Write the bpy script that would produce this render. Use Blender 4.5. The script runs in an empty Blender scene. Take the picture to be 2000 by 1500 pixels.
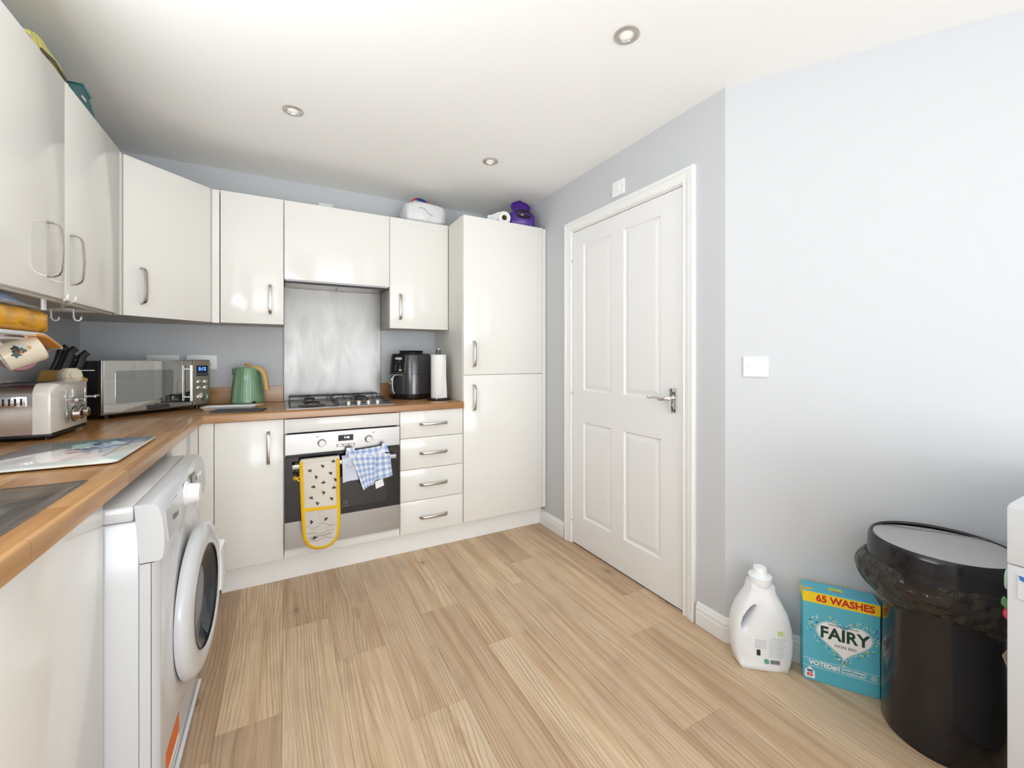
import bpy, bmesh, math, random
from mathutils import Vector, Matrix
random.seed(7)
sc = bpy.context.scene
C = sc.collection
R_ = math.radians
PI = math.pi

# ------------------------------------------------------------------ camera
CAM_H = 1.19
cd = bpy.data.cameras.new('camera')
cam = bpy.data.objects.new('camera', cd)
C.objects.link(cam)
cam.location = (0, 0, CAM_H)
cam.rotation_euler = (PI / 2, 0, R_(-28.56))
cd.sensor_width = 36
cd.lens = 818 / 2000 * 36
cd.shift_y = -52 / 2000
cd.clip_start = 0.02
sc.camera = cam

# ------------------------------------------------------------------ light
w = bpy.data.worlds.new('world')
sc.world = w
w.use_nodes = True
bg = w.node_tree.nodes['Background']
bg.inputs['Color'].default_value = (0.86, 0.93, 1.0, 1)
bg.inputs['Strength'].default_value = 1.6


def area(name, loc, rot, sx, sy, power, col=(1, 1, 1)):
    l = bpy.data.lights.new(name, 'AREA')
    l.shape = 'RECTANGLE'
    l.size, l.size_y, l.energy, l.color = sx, sy, power, col
    o = bpy.data.objects.new(name, l)
    C.objects.link(o)
    o.location = loc
    o.rotation_euler = rot
    return o


# daylight through the garden doors behind the camera and the window over the sink
# (sky light coming in level, and upward fill lamps added to brighten the ceiling)
DAY = (0.905, 0.957, 1.0)
area('daylight_garden_doors', (0.70, -3.70, 1.15), (R_(90), 0, 0), 2.4, 2.0, 64, DAY)
area('ceiling_fill_garden_doors', (0.70, -3.25, 0.80), (R_(90 + 62), 0, 0), 2.4, 1.8, 82, DAY)  # unseen lamp added inside the doors, tilted up to lift the ceiling
area('added_side_fill', (2.16, -1.75, 1.50), (0, R_(90), 0), 1.15, 1.9, 11, DAY)  # fill lamp for the added side window, brightens the left cupboards
area('daylight_sink_window', (-0.90, 0.55, 1.60), (0, R_(-90), 0), 0.95, 1.1, 10.5, DAY)
area('ceiling_fill_sink_window', (-0.74, 0.52, 1.22), (0, R_(-90 - 65), 0), 0.5, 1.1, 25, DAY)  # second added lamp, over the sink, aimed up at the ceiling
vs = sc.view_settings
vs.view_transform = 'Standard'
vs.look = 'None'
vs.gamma = 1
vs.use_curve_mapping = False
vs.exposure = 0.0
sc.cycles.use_denoising = True
sc.cycles.max_bounces = 7
sc.cycles.diffuse_bounces = 5
sc.cycles.glossy_bounces = 4
sc.cycles.transmission_bounces = 4
sc.cycles.caustics_reflective = False
sc.cycles.caustics_refractive = False
sc.cycles.use_adaptive_sampling = True
sc.cycles.adaptive_threshold = 0.03
sc.cycles.sample_clamp_indirect = 6


# ------------------------------------------------------------------ materials
def s2l(c):
    f = lambda v: v / 12.92 if v <= 0.04045 else ((v + 0.055) / 1.055) ** 2.4
    return tuple(f(v / 255) for v in c) + (1,)


class N:
    """small node-building helper"""
    def __init__(s, m):
        s.m = m
        s.nt = m.node_tree
        s.bsdf = s.nt.nodes['Principled BSDF']

    def n(s, t, **kw):
        o = s.nt.nodes.new(t)
        for k, v in kw.items():
            setattr(o, k, v)
        return o

    def l(s, a, b):
        s.nt.links.new(a, b)

    def m_(s, op, a, b=None, c=None):
        o = s.n('ShaderNodeMath', operation=op)
        for i, v in enumerate((a, b, c)):
            if v is None:
                continue
            if isinstance(v, (int, float)):
                o.inputs[i].default_value = v
            else:
                s.l(v, o.inputs[i])
        return o.outputs[0]

    def mix(s, f, a, b, blend='MIX'):
        o = s.n('ShaderNodeMix', data_type='RGBA', blend_type=blend)
        for i, v in ((0, f), (6, a), (7, b)):
            if isinstance(v, (int, float)):
                o.inputs[i].default_value = v
            elif isinstance(v, tuple):
                o.inputs[i].default_value = v
            else:
                s.l(v, o.inputs[i])
        return o.outputs[2]

    def ramp(s, f, stops):
        o = s.n('ShaderNodeValToRGB')
        e = o.color_ramp.elements
        while len(e) < len(stops):
            e.new(0.5)
        for k, (p, c) in enumerate(stops):
            e[k].position = p
            e[k].color = c if isinstance(c, tuple) else (c, c, c, 1)
        s.l(f, o.inputs[0])
        return o.outputs[0]

    def coord(s, which='Object', scale=(1, 1, 1), loc=(0, 0, 0), rot=(0, 0, 0), off=None):
        t = s.n('ShaderNodeTexCoord')
        src = t.outputs[which]
        if off is not None:
            a = s.n('ShaderNodeVectorMath', operation='ADD')
            s.l(src, a.inputs[0])
            s.l(off, a.inputs[1])
            src = a.outputs[0]
        mp = s.n('ShaderNodeMapping')
        mp.inputs['Scale'].default_value = scale
        mp.inputs['Location'].default_value = loc
        mp.inputs['Rotation'].default_value = rot
        s.l(src, mp.inputs[0])
        return mp.outputs[0]

    def noise(s, v, scale=5, detail=3, rough=0.5, dist=0):
        o = s.n('ShaderNodeTexNoise')
        o.inputs['Scale'].default_value = scale
        o.inputs['Detail'].default_value = detail
        o.inputs['Roughness'].default_value = rough
        o.inputs['Distortion'].default_value = dist
        if v is not None:
            s.l(v, o.inputs['Vector'])
        return o.outputs[0]

    def bump(s, h, strength=0.2, dist=0.002):
        b = s.n('ShaderNodeBump')
        b.inputs['Strength'].default_value = strength
        b.inputs['Distance'].default_value = dist
        s.l(h, b.inputs['Height'])
        s.l(b.outputs[0], s.bsdf.inputs['Normal'])

    def col(s, v):
        s.l(v, s.bsdf.inputs['Base Color'])


MATS = {}


def mat(name, col=(200, 200, 200), rough=0.5, metal=0.0, fn=None, spec=0.5, emit=None, alpha=1.0, trans=0.0, coat=0.0, sheen=0.0):
    if name in MATS:
        return MATS[name]
    m = bpy.data.materials.new(name)
    m.use_nodes = True
    k = N(m)
    b = k.bsdf
    b.inputs['Base Color'].default_value = s2l(col)
    b.inputs['Roughness'].default_value = rough
    b.inputs['Metallic'].default_value = metal
    b.inputs['Specular IOR Level'].default_value = spec
    b.inputs['Alpha'].default_value = alpha
    b.inputs['Transmission Weight'].default_value = trans
    b.inputs['Coat Weight'].default_value = coat
    b.inputs['Sheen Weight'].default_value = sheen
    if emit:
        b.inputs['Emission Color'].default_value = s2l(emit[0])
        b.inputs['Emission Strength'].default_value = emit[1]
    if fn:
        fn(k)
    MATS[name] = m
    return m


def f_paint(sc_=350, st=0.06):
    def f(k):
        k.bump(k.noise(k.coord(), sc_, 2), st, 0.001)
    return f


def f_floor(k):
    oi = k.n('ShaderNodeObjectInfo')
    rnd = oi.outputs['Random']
    cb = k.n('ShaderNodeCombineXYZ')
    k.l(k.m_('MULTIPLY', rnd, 37.0), cb.inputs[0])
    k.l(k.m_('MULTIPLY', rnd, 91.0), cb.inputs[1])
    off = cb.outputs[0]
    sep = k.n('ShaderNodeSeparateXYZ')
    k.l(k.coord(off=off), sep.inputs[0])
    # slow warp so that the grain runs in long wandering lines and cathedrals
    warp = k.noise(k.coord(scale=(4.0, 0.55, 1), off=off), 1.5, 2, 0.4, 0.1)
    warp2 = k.noise(k.coord(scale=(22, 2.2, 1), off=off), 1.5, 2)
    x = k.m_('ADD', sep.outputs[0], k.m_('ADD', k.m_('MULTIPLY', warp, 0.15), k.m_('MULTIPLY', warp2, 0.008)))
    g = k.m_('POWER', k.m_('PINGPONG', k.m_('MULTIPLY', x, 150.0), 1.0), 4.0)
    fine = k.noise(k.coord(scale=(260, 5, 1), off=off), 1.0, 3, 0.6)
    broad = k.noise(k.coord(scale=(24, 0.9, 1), off=off), 1.0, 3, 0.55)
    blotch = k.noise(k.coord(scale=(7, 4, 1), off=off), 1.0, 3, 0.6)
    gm = k.m_('MULTIPLY', g, k.ramp(k.noise(k.coord(scale=(14, 1.0, 1), off=off), 1.0, 2), [(0.34, 0.12), (0.60, 1.0)]))
    base = k.ramp(broad, [(0.26, s2l((188, 158, 126))), (0.43, s2l((214, 188, 156))), (0.56, s2l((228, 207, 178))), (0.74, s2l((208, 188, 164)))])
    base = k.mix(k.m_('MULTIPLY', k.ramp(blotch, [(0.5, 0.0), (0.72, 1.0)]), 0.35), base, s2l((176, 156, 140)))
    tone = k.ramp(rnd, [(0.0, s2l((224, 212, 202))), (0.3, s2l((255, 250, 242))), (0.6, s2l((238, 230, 224))), (0.8, s2l((255, 248, 236))), (1.0, s2l((246, 244, 242)))])
    base = k.mix(1.0, base, tone, 'MULTIPLY')
    c1 = k.mix(k.m_('MULTIPLY', gm, 0.62), base, s2l((128, 98, 74)))
    c2 = k.mix(k.m_('MULTIPLY', k.ramp(fine, [(0.46, 0.0), (0.70, 1.0)]), 0.36), c1, s2l((146, 116, 90)))
    # knots
    v = k.n('ShaderNodeTexVoronoi')
    v.inputs['Scale'].default_value = 1.0
    k.l(k.coord(scale=(5.5, 2.4, 1), off=off), v.inputs['Vector'])
    kn = k.ramp(v.outputs['Distance'], [(0.0, 1.0), (0.045, 0.85), (0.06, 0.2), (0.10, 0.35), (0.15, 0.0)])
    c3 = k.mix(k.m_('MULTIPLY', kn, 0.7), c2, s2l((120, 98, 78)))
    k.col(c3)
    k.bsdf.inputs['Roughness'].default_value = 0.42


def f_oak(axis):
    """oak block worktop: staves run along the given axis"""
    def f(k):
        rot = (0, 0, 0) if axis == 'X' else (0, 0, R_(-90))
        co = k.coord(rot=rot)
        br = k.n('ShaderNodeTexBrick')
        br.offset = 0.37
        br.inputs['Scale'].default_value = 1.0
        br.inputs['Brick Width'].default_value = 0.46
        br.inputs['Row Height'].default_value = 0.047
        br.inputs['Mortar Size'].default_value = 0.0005
        br.inputs['Color1'].default_value = s2l((170, 121, 72))
        br.inputs['Color2'].default_value = s2l((200, 153, 101))
        br.inputs['Mortar'].default_value = s2l((146, 100, 56))
        # wobble so that staves never form a perfect grid, and wrap round the front edge
        sep = k.n('ShaderNodeSeparateXYZ')
        k.l(co, sep.inputs[0])
        cb = k.n('ShaderNodeCombineXYZ')
        k.l(sep.outputs[0], cb.inputs[0])
        k.l(k.m_('ADD', sep.outputs[1], k.m_('MULTIPLY', sep.outputs[2], 0.9)), cb.inputs[1])
        k.l(cb.outputs[0], br.inputs['Vector'])
        gr = k.noise(k.coord(scale=(3.5, 85, 60) if axis == 'X' else (85, 3.5, 60)), 1.0, 4, 0.6, 0.4)
        gl = k.noise(k.coord(scale=(1.3, 26, 20) if axis == 'X' else (26, 1.3, 20)), 1.0, 3, 0.55, 0.8)
        c = k.mix(k.m_('MULTIPLY', k.ramp(gl, [(0.42, 0.0), (0.66, 1.0)]), 0.5), br.outputs[0], s2l((146, 98, 54)))
        c = k.mix(k.m_('MULTIPLY', k.ramp(gr, [(0.45, 0.0), (0.7, 1.0)]), 0.32), c, s2l((128, 84, 46)))
        k.col(c)
        k.bsdf.inputs['Roughness'].default_value = 0.24
    return f


def f_steel(stretch=(400, 3, 3), smudge=0.12, r0=0.24, dark=(150, 150, 150), light=(205, 204, 202)):
    def f(k):
        g = k.noise(k.coord(scale=stretch), 1.0, 3, 0.6)
        sm = k.noise(k.coord(scale=(9, 9, 3)), 1.0, 3, 0.55, 0.6)
        k.col(k.mix(g, s2l(dark), s2l(light)))
        k.l(k.m_('ADD', r0, k.m_('MULTIPLY', k.m_('ADD', k.m_('MULTIPLY', sm, 0.8), k.m_('MULTIPLY', g, 0.2)), smudge)), k.bsdf.inputs['Roughness'])
        k.bump(g, 0.05, 0.0004)
    return f


def f_gingham(k):
    t = k.n('ShaderNodeTexCoord')
    sep = k.n('ShaderNodeSeparateXYZ')
    k.l(t.outputs['UV'], sep.inputs[0])
    st = lambda o: k.m_('GREATER_THAN', k.m_('FRACT', k.m_('MULTIPLY', o, 1 / 0.034)), 0.5)
    a, b = st(sep.outputs[0]), st(sep.outputs[1])
    s_ = k.m_('MULTIPLY', k.m_('ADD', a, b), 0.5)
    k.col(k.ramp(s_, [(0.0, s2l((236, 238, 244))), (0.5, s2l((190, 205, 232))), (1.0, s2l((146, 170, 216)))]))
    k.bump(k.noise(k.coord(), 900, 2), 0.3, 0.0006)


def f_bees(k):
    # cream quilted cotton
    co = k.coord(scale=(1, 0.0, 1))
    k.col(k.mix(k.noise(co, 16, 2), s2l((232, 226, 214)), s2l((216, 209, 198))))
    wv = k.n('ShaderNodeTexWave')
    wv.inputs['Scale'].default_value = 5
    wv.inputs['Distortion'].default_value = 1.5
    k.l(k.coord(rot=(0, R_(42), 0)), wv.inputs['Vector'])
    k.bump(wv.outputs[0], 0.22, 0.004)


def f_pocket(k):
    co = k.coord(scale=(1, 0.0, 1))
    k.col(k.mix(k.noise(co, 22, 3), s2l((222, 216, 208)), s2l((196, 190, 182))))
    k.bump(k.noise(k.coord(scale=(0.4, 1, 1)), 45, 2), 0.4, 0.003)


def f_board(k):
    # pastel watercolour washes on a white glass board
    co = k.coord()
    n1 = k.noise(co, 6.5, 2, 0.5, 0.4)
    n2 = k.noise(k.coord(loc=(3, 1, 0)), 5.5, 2, 0.5, 0.4)
    n3 = k.noise(k.coord(loc=(7, 4, 0)), 6.0, 2, 0.5, 0.4)
    c = k.mix(k.ramp(n1, [(0.50, 0.0), (0.68, 0.8)]), s2l((240, 240, 240)), s2l((244, 214, 208)))
    c = k.mix(k.ramp(n2, [(0.52, 0.0), (0.68, 0.75)]), c, s2l((192, 226, 216)))
    c = k.mix(k.ramp(n3, [(0.56, 0.0), (0.70, 0.7)]), c, s2l((240, 228, 190)))
    k.col(c)


def f_crinkle(sc_=22, st=0.7, dist=0.012):
    def f(k):
        v = k.n('ShaderNodeTexVoronoi', feature='SMOOTH_F1')
        v.inputs['Scale'].default_value = sc_
        k.l(k.coord(scale=(1, 1, 1.6)), v.inputs['Vector'])
        k.bump(k.m_('ADD', v.outputs['Distance'], k.noise(k.coord(), sc_ * 1.5, 3)), st, dist)
    return f


def f_fairy(k):
    sep = k.n('ShaderNodeSeparateXYZ')
    t = k.n('ShaderNodeTexCoord')
    k.l(t.outputs['Generated'], sep.inputs[0])
    k.col(k.ramp(sep.outputs[2], [(0.0, s2l((14, 52, 46))), (0.62, s2l((20, 66, 52))), (0.82, s2l((40, 118, 52))), (1.0, s2l((86, 158, 58)))]))


WALL = (202, 204, 207)
M_wall = mat('wall_paint', WALL, 0.75, spec=0.25)
M_ceil = mat('ceiling_paint', (247, 247, 245), 0.85, spec=0.2)
M_gloss = mat('white_paint', (240, 240, 238), 0.32)
M_door = mat('door_paint', (238, 238, 237), 0.42)
M_cab = mat('gloss_cream', (238, 236, 231), 0.12, spec=0.3)
M_carc = mat('carcass_white', (228, 225, 218), 0.40)
M_edge = mat('cabinet_underside', (214, 210, 203), 0.5)
M_plinth = mat('plinth_white', (246, 246, 244), 0.22)
M_floor = mat('floor_plank', (190, 160, 128), 0.42, fn=f_floor)
M_sub = mat('floor_base', (88, 68, 52), 0.8)
M_oakX = mat('oak_along_x', fn=f_oak('X'))
M_oakY = mat('oak_along_y', fn=f_oak('Y'))
M_nickel = mat('brushed_nickel', (184, 178, 170), 0.28, 1.0)
M_chrome = mat('chrome', (225, 225, 225), 0.06, 1.0)
M_steel = mat('brushed_steel', rough=0.25, metal=1.0, fn=f_steel((3, 3, 380), 0.14, 0.24, (150, 149, 147), (190, 188, 186)))
M_splash = mat('splashback_steel', rough=0.3, metal=1.0, fn=f_steel((350, 3, 2), 0.26, 0.26, (122, 120, 118), (150, 147, 144)))
M_sink = mat('sink_steel', rough=0.3, metal=1.0, fn=f_steel((3, 260, 3), 0.2, 0.2, (150, 148, 142), (186, 183, 176)))
M_black = mat('black_plastic', (20, 20, 21), 0.35)
M_iron = mat('cast_iron', (24, 26, 30), 0.45)
M_burn = mat('burner_metal', (132, 126, 118), 0.5, 0.6)
M_glass = mat('dark_glass', (14, 15, 18), 0.05, spec=0.6)
M_white = mat('white_plastic', (240, 241, 242), 0.30)
M_white2 = mat('white_enamel', (212, 214, 217), 0.16)
M_grey = mat('grey_mark', (120, 122, 126), 0.5)
M_display = mat('display_black', (12, 13, 18), 0.12)
M_led = mat('led_white', (230, 240, 250), 0.5, emit=((220, 235, 255), 1.6))
M_ledb = mat('led_blue', (90, 140, 255), 0.5, emit=((70, 130, 255), 3.0))
M_red = mat('print_red', (205, 40, 38), 0.5)
M_yellow = mat('print_yellow', (250, 214, 36), 0.45)
M_navy = mat('print_navy', (28, 62, 128), 0.5)
M_pwhite = mat('print_white', (246, 246, 246), 0.5)
M_pblack = mat('print_black', (30, 30, 34), 0.6)


# ------------------------------------------------------------------ mesh helpers
class B:
    def __init__(s):
        s.bm = bmesh.new()
        s.uv = None

    def _bev(s, verts, bev, seg=2):
        if bev > 0:
            es = list({e for v in verts for e in v.link_edges})
            bmesh.ops.bevel(s.bm, geom=es, offset=bev, segments=seg, affect='EDGES', profile=0.5)

    def box(s, x0, x1, y0, y1, z0, z1, bev=0.0, seg=2):
        r = bmesh.ops.create_cube(s.bm, size=1)
        for v in r['verts']:
            v.co = Vector(((x0 + x1) / 2 + v.co.x * (x1 - x0), (y0 + y1) / 2 + v.co.y * (y1 - y0), (z0 + z1) / 2 + v.co.z * (z1 - z0)))
        s._bev(r['verts'], bev, seg)
        return s

    def cyl(s, c, r, h, axis='Z', seg=24, r2=None, bev=0.0):
        """cylinder whose base centre is c, extending h along axis"""
        q = bmesh.ops.create_cone(s.bm, cap_ends=True, segments=seg, radius1=r, radius2=r if r2 is None else r2, depth=abs(h))
        M = Matrix.Translation((0, 0, h / 2))
        if h < 0:
            M = M @ Matrix.Rotation(PI, 4, 'X')
        rot = {'Z': Matrix(), 'X': Matrix.Rotation(PI / 2, 4, 'Y'), 'Y': Matrix.Rotation(-PI / 2, 4, 'X')}[axis] if isinstance(axis, str) else Vector((0, 0, 1)).rotation_difference(Vector(axis)).to_matrix().to_4x4()
        bmesh.ops.transform(s.bm, matrix=Matrix.Translation(c) @ rot @ M, verts=q['verts'])
        if bev > 0:
            es = [e for e in {e for v in q['verts'] for e in v.link_edges} if len(e.link_faces) == 2 and max(len(f.verts) for f in e.link_faces) > 4]
            bmesh.ops.bevel(s.bm, geom=es, offset=bev, segments=2, affect='EDGES', profile=0.5)
        return s

    def rings(s, rings, cap0=True, cap1=True, closed=True):
        bm = s.bm
        vs = [[bm.verts.new(p) for p in r] for r in rings]
        n = len(rings[0])
        for a, b in zip(vs, vs[1:]):
            for i in range(n if closed else n - 1):
                j = (i + 1) % n
                try:
                    bm.faces.new((a[i], a[j], b[j], b[i]))
                except ValueError:
                    pass
        if cap0:
            bm.faces.new(list(reversed(vs[0])))
        if cap1:
            bm.faces.new(vs[-1])
        return s

    def lathe(s, prof, seg=32, c=(0, 0, 0), axis='Z', mod=None, cap0=True, cap1=True):
        rs = []
        for (r, z) in prof:
            ring = []
            for i in range(seg):
                a = 2 * PI * i / seg
                rr = r * (mod(a, z) if mod else 1)
                p = Vector((rr * math.cos(a), rr * math.sin(a), z))
                if axis == 'Y':      # z runs towards -y
                    p = Vector((p.x, -p.z, p.y))
                elif axis == 'X':
                    p = Vector((p.z, p.x, p.y))
                ring.append(p + Vector(c))
            rs.append(ring)
        return s.rings(rs, cap0, cap1)

    def tube(s, path, r, seg=10, closed=False):
        P = [Vector(p) for p in path]
        n = len(P)
        rad = r if isinstance(r, (list, tuple)) else [r] * n
        T = []
        for i in range(n):
            a = P[(i - 1) % n] if closed or i > 0 else P[i]
            b = P[(i + 1) % n] if closed or i < n - 1 else P[i]
            T.append((b - a).normalized())
        u = T[0].orthogonal().normalized()
        rs = []
        for i in range(n):
            u = (u - T[i] * u.dot(T[i])).normalized()
            v = T[i].cross(u)
            rs.append([P[i] + (u * math.cos(2 * PI * k / seg) + v * math.sin(2 * PI * k / seg)) * rad[i] for k in range(seg)])
        if closed:
            rs.append(rs[0])
            return s.rings(rs, False, False)
        return s.rings(rs)

    def strap(s, path, wdir, wd, th, closed=False):
        """rectangular section swept along path; wdir = constant width direction"""
        P = [Vector(p) for p in path]
        W = Vector(wdir).normalized()
        n = len(P)
        rs = []
        for i in range(n):
            t = (P[min(i + 1, n - 1)] - P[max(i - 1, 0)]).normalized()
            nn = t.cross(W).normalized()
            ww = wd[i] if isinstance(wd, (list, tuple)) else wd
            a, b = W * ww / 2, nn * th / 2
            e = 0.72
            rs.append([P[i] + a + b * e, P[i] + a * e + b, P[i] - a * e + b, P[i] - a + b * e, P[i] - a - b * e, P[i] - a * e - b, P[i] + a * e - b, P[i] + a - b * e])
        return s.rings(rs)

    def prism(s, pts, d0, d1, plane='XZ', bev=0.0):
        """polygon pts extruded; XZ: along y, XY: along z, YZ: along x"""
        f = {'XZ': lambda p, d: (p[0], d, p[1]), 'XY': lambda p, d: (p[0], p[1], d), 'YZ': lambda p, d: (d, p[0], p[1])}[plane]
        bm = s.bm
        a = [bm.verts.new(f(p, d0)) for p in pts]
        b = [bm.verts.new(f(p, d1)) for p in pts]
        n = len(pts)
        fs = [bm.faces.new(a), bm.faces.new(list(reversed(b)))]
        for i in range(n):
            j = (i + 1) % n
            fs.append(bm.faces.new((a[i], b[i], b[j], a[j])))
        bmesh.ops.recalc_face_normals(bm, faces=fs)
        if bev > 0:
            es = [e for e in set(fs[0].edges) | set(fs[1].edges)]
            bmesh.ops.bevel(bm, geom=es, offset=bev, segments=2, affect='EDGES', profile=0.5)
        return s

    def patch(s, q, nu=10, nv=10, off=None, th=0.0015, su=None, sv=None, u0=0, v0=0):
        """bilinear quad patch (TL,TR,BR,BL as x,z pairs) in the XZ plane, y offset by off(u,v), with thickness and UVs in metres"""
        bm = s.bm
        uvl = bm.loops.layers.uv.verify()
        TL, TR, BR, BL = [Vector((p[0], 0, p[1])) for p in q]
        su = su or (TR - TL).length
        sv = sv or (BL - TL).length
        lay = []
        for side in (0, 1):
            g = []
            for j in range(nv + 1):
                row = []
                for i in range(nu + 1):
                    u, v = i / nu, j / nv
                    p = TL * (1 - u) * (1 - v) + TR * u * (1 - v) + BR * u * v + BL * (1 - u) * v
                    y = off(u, v) if off else 0
                    row.append(bm.verts.new((p.x, y + (th if side else 0), p.z)))
                g.append(row)
            lay.append(g)

        def fc(vs, uvs):
            f = bm.faces.new(vs)
            for lp, t in zip(f.loops, uvs):
                lp[uvl].uv = t
        for side, g in enumerate(lay):
            for j in range(nv):
                for i in range(nu):
                    vs = [g[j][i], g[j][i + 1], g[j + 1][i + 1], g[j + 1][i]]
                    us = [(u0 + su * a / nu, v0 + sv * b / nv) for a, b in ((i, j), (i + 1, j), (i + 1, j + 1), (i, j + 1))]
                    if side == 0:
                        vs.reverse()
                        us.reverse()
                    fc(vs, us)
        a, b = lay
        bd = [(0, i) for i in range(nu)] + [(j, nu) for j in range(nv)] + [(nv, nu - i) for i in range(nu)] + [(nv - j, 0) for j in range(nv)]
        for k in range(len(bd)):
            p, q2 = bd[k], bd[(k + 1) % len(bd)]
            uu = lambda t: (u0 + su * t[1] / nu, v0 + sv * t[0] / nv)
            fc([a[p[0]][p[1]], a[q2[0]][q2[1]], b[q2[0]][q2[1]], b[p[0]][p[1]]], [uu(p), uu(q2), uu(q2), uu(p)])
        return s

    def xf(s, M):
        bmesh.ops.transform(s.bm, matrix=M, verts=s.bm.verts)
        return s

    def obj(s, name, m, parent=None, smooth=False, angle=40, loc=None, rot=None):
        me = bpy.data.meshes.new(name)
        s.bm.normal_update()
        s.bm.to_mesh(me)
        s.bm.free()
        if smooth:
            me.shade_smooth()
            me.set_sharp_from_angle(angle=R_(angle))
        me.materials.append(m)
        o = bpy.data.objects.new(name, me)
        C.objects.link(o)
        if parent:
            o.parent = parent
        if loc:
            o.location = loc
        if rot:
            o.rotation_euler = rot
        return o


def rr(cx, cy, wx, wy, r, z, n=6):
    """rounded-rectangle ring in XY"""
    pts = []
    for k, (sx, sy) in enumerate(((1, 1), (-1, 1), (-1, -1), (1, -1))):
        for i in range(n + 1):
            a = PI / 2 * (k + i / n)
            pts.append((cx + sx * (wx / 2 - r) + r * math.cos(a), cy + sy * (wy / 2 - r) + r * math.sin(a), z))
    return pts


def rr2(cx, cy, wx, wy, r, n=6):
    return [(p[0], p[1]) for p in rr(cx, cy, wx, wy, r, 0, n)]


def tag(o, label, cat, group=None):
    o['label'] = label
    o['category'] = cat
    if group:
        o['group'] = group
    return o


def T(name, label, cat, loc=(0, 0, 0), rz=0, group=None):
    o = bpy.data.objects.new(name, None)
    o.empty_display_size = 0.05
    C.objects.link(o)
    o.location = loc
    o.rotation_euler = (0, 0, R_(rz))
    return tag(o, label, cat, group)


def struct(o, label=None):
    o['kind'] = 'structure'
    if label:
        o['label'] = label
    return o


def S(name, loc=(0, 0, 0), rz=0, label=None):
    o = bpy.data.objects.new(name, None)
    o.empty_display_size = 0.05
    C.objects.link(o)
    o.location = loc
    o.rotation_euler = (0, 0, R_(rz))
    return struct(o, label)


def text(s, size, m, parent, name='lettering', x=0, y=0, z=0, bold=0.0, sx=1.0, shear=0.0, ext=0.0004, align='CENTER', rot=None, space=1.0):
    """flat lettering in the local XZ plane, facing -y"""
    cu = bpy.data.curves.new('lettering', 'FONT')
    cu.body = s
    cu.size = size
    cu.extrude = ext
    cu.offset = bold
    cu.align_x = align
    cu.align_y = 'CENTER'
    cu.shear = shear
    cu.space_character = space
    cu.resolution_u = 3
    o = bpy.data.objects.new('lettering_source', cu)
    C.objects.link(o)
    dg = bpy.context.evaluated_depsgraph_get()
    me = bpy.data.meshes.new_from_object(o.evaluated_get(dg))
    bpy.data.objects.remove(o)
    me.transform(Matrix.Rotation(PI / 2, 4, 'X') @ Matrix.Diagonal((sx, 1, 1, 1)))
    me.materials.clear()
    me.materials.append(m)
    ob = bpy.data.objects.new(name, me)
    C.objects.link(ob)
    ob.parent = parent
    ob.location = (x, y, z)
    if rot:
        ob.rotation_euler = rot
    return ob


# ------------------------------------------------------------------ room shell
XL, YB, XR, ZC = -0.955, 3.06, 1.632, 2.328
YF = -3.8
XR2 = 2.219
CORN = (1.632, 1.12)

fl = S('floor', label='pale washed timber plank floor running towards the cooker wall')
B().box(XL, XR2, YF, YB, -0.06, -0.008).obj('floor_base', M_sub, fl)
PW = 0.187
known = {-1: 1.60, 0: 2.08, 1: 0.55, 2: 1.361, 3: 1.91, 4: 1.57, 5: 1.93, 6: 0.91, 7: 1.33, 8: 0.35}
for k in range(-5, 12):
    x0 = -0.006 + PW * k
    x1 = x0 + PW
    x0, x1 = max(x0, XL), min(x1, XR2)
    if x1 - x0 < 0.01:
        continue
    j = known.get(k, random.uniform(0.2, 1.4))
    ys = [YF]
    y = j - 1.22 * 6
    while y < YB:
        if y > YF + 0.02 and y < YB - 0.02:
            ys.append(y)
        y += 1.22
    ys.append(YB)
    for a, b in zip(ys, ys[1:]):
        g = 0.00025
        cx, cy = (x0 + x1) / 2, (a + b) / 2
        q = B().box(x0 + g - cx, x1 - g - cx, a + g - cy, b - g - cy, -0.008, 0, 0.0007, 1).obj('plank', M_floor, fl, loc=(cx, cy, 0))

struct(B().box(XL - 0.1, XR2 + 0.1, YF - 0.1, YB + 0.1, ZC, ZC + 0.08).obj('ceiling', M_ceil), 'smooth white ceiling')
struct(B().box(XL - 0.1, XR + 0.2, YB, YB + 0.1, -0.06, ZC).obj('wall_back', M_wall), 'pale grey wall behind the cooker run')

# left wall with the window over the sink (outside the picture, it lights the room)
wy0, wy1, wz0, wz1 = -0.05, 1.15, 1.10, 2.08
b = B().box(XL - 0.1, XL, YF, wy0, -0.06, ZC).box(XL - 0.1, XL, wy1, YB, -0.06, ZC)
b.box(XL - 0.1, XL, wy0, wy1, -0.06, wz0).box(XL - 0.1, XL, wy0, wy1, wz1, ZC)
struct(b.obj('wall_left', M_wall), 'pale grey wall behind the sink run')


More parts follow.
